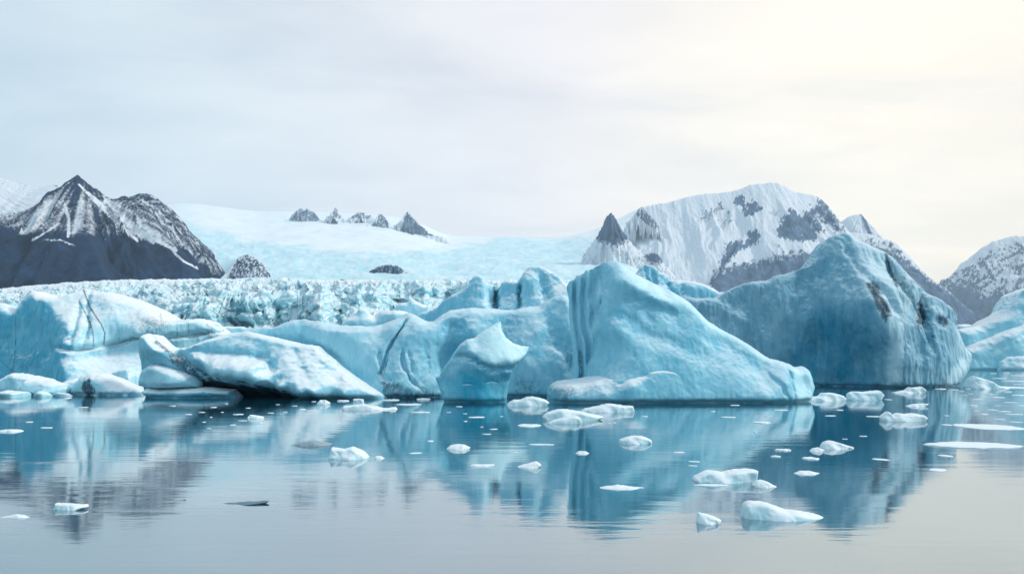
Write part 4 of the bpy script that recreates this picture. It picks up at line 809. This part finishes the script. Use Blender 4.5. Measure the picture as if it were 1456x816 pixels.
MR = [(860, 470), (872, 400), (884, 345), (894, 318), (903, 302), (912, 295.5), (930, 291), (950, 288), (975, 281), (1000, 276), (1025, 274), (1040, 272), (1048, 270), (1056, 267), (1066, 263), (1080, 261), (1092, 260), (1106, 260), (1118, 266), (1130, 273), (1150, 276), (1165, 281), (1175, 290), (1185, 305), (1195, 319), (1206, 330), (1236, 332), (1250, 337), (1272, 344), (1285, 355), (1300, 373), (1320, 393), (1345, 410), (1362, 426), (1400, 452), (1440, 475), (1480, 512)]
RK_MR = [([(1043, 284), (1053, 275), (1060, 282), (1057, 290), (1072, 286), (1083, 289), (1080, 300), (1066, 308), (1052, 303), (1055, 295), (1044, 292)], .9), ([(991, 313), (999, 303), (1014, 296), (1026, 288), (1031, 296), (1018, 305), (1004, 316)], .6),
         ([(1023, 324), (1027, 308), (1040, 303), (1046, 312), (1038, 322)], .5), ([(1058, 352), (1064, 330), (1075, 326), (1084, 336), (1078, 344), (1068, 351)], .95), ([(1012, 392), (1024, 373), (1035, 348), (1044, 343), (1059, 345), (1060, 352), (1045, 362), (1030, 378)], .95),
         ([(1104, 337), (1111, 313), (1127, 295), (1140, 311), (1161, 336), (1164, 343), (1120, 341)], .95), ([(1141, 302), (1157, 294), (1166, 280), (1177, 290), (1189, 307), (1204, 331), (1186, 329), (1166, 311), (1172, 332), (1150, 330), (1140, 312)], .72),
         ([(1090, 300), (1106, 296), (1112, 306), (1098, 312)], .35), ([(1208, 346), (1240, 340), (1272, 344), (1290, 362), (1262, 362), (1230, 356)], .42)]
def snow_mr(PX, PY, g, gf, N, ang, D, V):
    n = fbm(np.stack([PX / 8, PY / 6, PX * 0], 1), 5, 231); n2 = fbm(np.stack([(PX + PY * .5) / 3.2, (PY - PX * .4) / 9, PX * 0 + 3], 1), 4, 232)
    n3 = fbm(np.stack([PX / 2.5, PY / 2.5, PX * 0 + 7], 1), 3, 233)
    s = 1.0 - .45 * np.clip(n - .05, 0, 1) * sstep(985, 1040, PX) - .12 * gf * sstep(268, 300, PY) * sstep(1010, 1050, PX) - .15 * np.clip(n2, 0, 1) * sstep(985, 1030, PX)
    for pl, a in RK_MR:
        S = poly_sdf(PX + 7 * n + 3 * n3, PY + 6 * n2 + 3 * n3, pl); s = s - a * sstep(-3, 3, S) * (.86 + .5 * np.clip(n2, -.6, .6))
    low = interp([(840, 540), (880, 520), (990, 480), (1006, 412), (1012, 396), (1025, 384), (1050, 377), (1092, 368), (1115, 362), (1150, 360), (1200, 354), (1250, 354), (1280, 362), (1320, 395), (1440, 470)], PX)
    band = sstep(-10, 6, PY - low + 5 * n); s = s * (1 - .8 * band) + band * .35 * np.clip(n2 * 2.2, 0, 1) * sstep(26, 4, PY - low)
    return s * (1 - .96 * sstep(8, 22, PY - low + 4 * n))
M_ROCKMID = rock_material('hazed_massif_rock', 3.5, rock=(.075, .14, .225))  # massif rock paled towards blue, distance haze put into its colour
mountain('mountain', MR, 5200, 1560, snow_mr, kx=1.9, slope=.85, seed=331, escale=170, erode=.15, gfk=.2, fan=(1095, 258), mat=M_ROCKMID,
         spurs=[[(1092, 262, 5200), (1060, 330, 4860), (1035, 372, 4590), (1010, 410, 4360)], [(1165, 282, 5200), (1130, 298, 5000), (1110, 340, 4770), (1095, 400, 4430)], [(1100, 262, 5200), (1180, 340, 4820), (1260, 400, 4510)]])
MH = [(1175, 345), (1190, 322), (1197, 314), (1206, 308), (1215, 305), (1225, 304), (1228, 310), (1233, 322), (1240, 332), (1260, 345), (1290, 375)]
mountain('mountain', MH, 6200, 480, lambda PX, PY, g, gf, N, ang, D, V: .95 - .8 * np.exp(-((PX - 1230 - .35 * (PY - 315)) / 4) ** 2) - .2 * gf, kx=2.2, slope=.9, seed=341, escale=110, erode=.12, mat=M_ROCKMID)
MX = [(1290, 412), (1320, 408), (1345, 408), (1358, 400), (1366, 384), (1370, 375), (1380, 366), (1392, 355), (1412, 343), (1437, 336), (1460, 335), (1520, 328), (1580, 345), (1640, 380)]
def snow_mx(PX, PY, g, gf, N, ang, D, V):
    n = fbm(np.stack([PX / 6, PY / 9, PX * 0], 1), 5, 241)
    low = interp([(1290, 392), (1345, 405), (1370, 400), (1400, 420), (1456, 405), (1640, 400)], PX)
    s = .92 - .8 * sstep(.60, .40, N[:, 2] + .16 * n) + .5 * sstep(12, 0, PY - interp([(1290, 400), (1366, 376), (1392, 356), (1437, 337), (1640, 340)], PX))
    return s * sstep(24, -14, PY - low + 14 * n)
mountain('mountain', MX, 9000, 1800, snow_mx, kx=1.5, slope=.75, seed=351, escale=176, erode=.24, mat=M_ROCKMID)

# rock outcrops standing in the ice field
def outcrop(sil, Y, label, seed, snow=.38, kx=2.0, slope=1.0, mat=None, erode=.5):
    xs = [a for a, _ in sil]; base = max(b for _, b in sil); sc = Y / 2500.
    top = sorted([q for q in sil if q[1] < base - 1] , key=lambda q: q[0])
    ridge = [(min(xs) - 7, base + 5), (min(xs) - 2, base)] + [q for q in top] + [(max(xs) + 2, base), (max(xs) + 7, base + 5)]
    k = 1
    while k < len(ridge):
        if ridge[k][0] <= ridge[k - 1][0]: ridge[k] = (ridge[k - 1][0] + .6, ridge[k][1])
        k += 1
    def sf(PX, PY, g, gf, N, ang, D, V):
        n = fbm(np.stack([PX / 3.2, PY / 3.2, PX * 0 + seed], 1), 4, seed); n2 = fbm(np.stack([(PX + PY) / 2.2, (PY - PX) / 6, PX * 0 + seed], 1), 3, seed + 1)
        S = poly_sdf(PX + 1.6 * n2, PY + 1.6 * n, [q for q in sil])
        return 1 - (1 - snow) * sstep(-1.6, 1.4, S + 1.2 * n) + .55 * np.clip(n2, -.3, 1)
    return mountain('rock_outcrop', ridge, Y, (base - min(b for _, b in sil) + 6) / F * Y / slope * 1.1, sf, kx=kx, slope=slope, seed=seed, mat=mat or M_ROCKMID, erode=erode, escale=16 * sc, step_px=.5, back=60 * sc, thing=label, jagk=1.15)
outcrop([(411, 313), (415, 306), (420, 302), (424, 297), (429, 296), (433, 300), (437, 295), (441, 300), (446, 301), (450, 305), (454, 312), (450, 317), (430, 319)], 7200, 'jagged twin-topped rock outcrop, leftmost of the row on the far snowfield', 401)
outcrop([(471, 310), (474, 303), (477, 295), (480, 299), (481, 304), (486, 308), (482, 311)], 7200, 'small thin rock spike second from left on the far snowfield', 402)
outcrop([(497, 311), (503, 305), (510, 302), (517, 301), (520, 306), (528, 306), (526, 311)], 7200, 'low broken rock rib in the middle of the row on the far snowfield', 403, snow=.42)
outcrop([(527, 326), (529, 319), (535, 315), (537, 306), (541, 303), (546, 308), (551, 313), (555, 325), (550, 330)], 6900, 'rounded snow-streaked rock knob left of the sharp blue peak', 404, snow=.42)
outcrop([(569, 332), (571, 322), (574, 313), (577, 303), (580, 301), (585, 307), (591, 313), (596, 319), (604, 324), (610, 331), (616, 334), (628, 337)], 6600, 'sharp blue rock peak with a ragged right-hand tail, tallest of the far row', 405, snow=.24)
outcrop([(560, 332), (562, 325), (566, 322), (570, 325), (570, 332)], 6700, 'tiny rock stub just left of the sharp blue peak', 406, snow=.3)
outcrop([(521, 396), (526, 386), (536, 379), (550, 376), (566, 377), (575, 382), (571, 390), (560, 396)], 1960, 'low dark oval rock mound lying on the ice field', 407, snow=.25, slope=1.0, kx=1.2)
outcrop([(322, 398), (330, 380), (338, 366), (350, 361), (364, 367), (374, 375), (384, 388), (386, 398)], 2000, 'snow-veined rock slope at the right foot of the left mountain', 408, snow=.42, slope=1.1, kx=1.4, erode=.2, mat=M_ROCKFAR)
outcrop([(903, 306), (908, 296), (913, 294), (920, 301), (928, 309), (936, 322), (930, 328), (918, 318)], 5070, 'snow-patched rock rib high on the snowfield left of the right massif', 409, snow=.45)

# ================================================================== SKY, SUN, HAZE, CAMERA
SUN_AZ, SUN_EL = math.radians(93), math.radians(36)       # azimuth to the right of the view direction (+Y)
W = bpy.data.worlds.new('World'); C.world = W; W.use_nodes = True
wt = NT(W); wt.n.clear()
out = wt.node('ShaderNodeOutputWorld'); bg = wt.node('ShaderNodeBackground'); wt.link(bg.outputs[0], out.inputs[0])
sky = wt.node('ShaderNodeTexSky', sky_type='NISHITA'); sky.sun_disc = False; sky.sun_elevation = SUN_EL; sky.sun_rotation = SUN_AZ
sky.air_density = 1.0; sky.dust_density = 1.0; sky.ozone_density = 2.0
tc = wt.node('ShaderNodeTexCoord'); d = tc.outputs['Generated']
sp = wt.node('ShaderNodeSeparateXYZ'); wt.link(d, sp.inputs[0])
# cloud deck: project the direction on a layer overhead, so bands flatten towards the horizon
zz = wt.math('ADD', wt.math('MAXIMUM', sp.outputs[2], 0.0), .16)
cv = wt.node('ShaderNodeCombineXYZ'); wt.link(wt.math('DIVIDE', sp.outputs[0], zz), cv.inputs[0]); wt.link(wt.math('DIVIDE', sp.outputs[1], zz), cv.inputs[1])
cn = wt.noise(wt.mapping(cv.outputs[0], (.55, 1.1, 1), (0, 0, .25)), 1.0, 6, .52, .5)
cn2 = wt.noise(wt.mapping(cv.outputs[0], (2.2, 3.2, 1), (0, 0, .15)), 1.0, 5, .55, .4)
sd_ = wt.node('ShaderNodeVectorMath', operation='DOT_PRODUCT'); wt.link(d, sd_.inputs[0])
GA, GE = math.radians(31), math.radians(7)             # brightest part of the thin cloud, low on the sunward side
sd_.inputs[1].default_value = (math.sin(GA) * math.cos(GE), math.cos(GA) * math.cos(GE), math.sin(GE))
glow = wt.ramp(sd_.outputs['Value'], .84, .995)
side = wt.ramp(sp.outputs[0], -.6, .12)
front = wt.ramp(sp.outputs[1], -.5, .75)
back_c = wt.mix(front, c4(3.2, 4.4, 5.2), wt.mix(side, c4(4.9, 5.9, 6.4), c4(6.8, 6.45, 6.5)))
cloud = wt.mix(glow, back_c, c4(9.0, 8.0, 6.5))
shade = wt.math('ADD', wt.math('MULTIPLY', wt.math('SUBTRACT', cn, .5), .95), wt.math('MULTIPLY', wt.math('SUBTRACT', cn2, .5), 1.15))
cloud = wt.mix(1.0, cloud, wt.mix(wt.math('ADD', shade, .5), c4(.86, .88, .90), c4(1.12, 1.10, 1.08)), 'MULTIPLY')
cover = wt.math('ADD', wt.ramp(cn, .30, .55, .74, .96), 0.0)
wt.link(wt.mix(cover, sky.outputs[0], cloud), bg.inputs[0]); bg.inputs[1].default_value = .10

sl = bpy.data.lights.new('sun', 'SUN'); sl.energy = 1.5; sl.angle = math.radians(10); sl.color = (1.0, .95, .87)
so = bpy.data.objects.new('sun', sl); COL.objects.link(so)
from mathutils import Vector
sdir = Vector((math.sin(SUN_AZ) * math.cos(SUN_EL), math.cos(SUN_AZ) * math.cos(SUN_EL), math.sin(SUN_EL)))
so.rotation_euler = sdir.to_track_quat('Z', 'Y').to_euler(); so.location = (200, 100, 300)

def haze_box(x0, x1, y0, y1, z0, z1, dens, col):
    V = np.array([(x, y, z) for z in (z0, z1) for x, y in ((x0, y0), (x1, y0), (x1, y1), (x0, y1))], float)
    Q = np.array([[3, 2, 1, 0], [4, 5, 6, 7], [0, 1, 5, 4], [1, 2, 6, 5], [2, 3, 7, 6], [3, 0, 4, 7]])
    m, t, b, o_ = new_mat('thin_air_haze'); t.n.remove(b)
    v = t.node('ShaderNodeVolumePrincipled'); v.inputs['Color'].default_value = c4(*col); v.inputs['Density'].default_value = dens; v.inputs['Anisotropy'].default_value = .2
    t.link(v.outputs[0], o_.inputs['Volume'])
    o = mesh_obj('haze', V, Q, m); tag(o, kind='stuff'); return o
HAZE = 4.2e-5
if HAZE > 0: haze_box(-9600, 9600, -400, 12400, -15, 2400, HAZE, (.72, .86, .98))

cam = bpy.data.cameras.new('camera'); co = bpy.data.objects.new('camera', cam); COL.objects.link(co)
co.location = (0, 0, H); co.rotation_euler = (math.radians(90), 0, 0)
cam.sensor_width = 36; cam.lens = 36 * F / 1456; cam.shift_y = (HZ - 408) / 1456; cam.clip_start = .5; cam.clip_end = 30000
C.camera = co

C.view_settings.view_transform = 'Standard'; C.view_settings.look = 'None'; C.view_settings.exposure = .56; C.view_settings.gamma = 1
C.view_settings.use_curve_mapping = False
C.render.engine = 'CYCLES'
cy = C.cycles; cy.use_denoising = True; cy.max_bounces = 6; cy.diffuse_bounces = 3; cy.glossy_bounces = 3; cy.transparent_max_bounces = 6; cy.volume_bounces = 1
try: cy.denoiser = 'OPENIMAGEDENOISE'
except Exception: pass
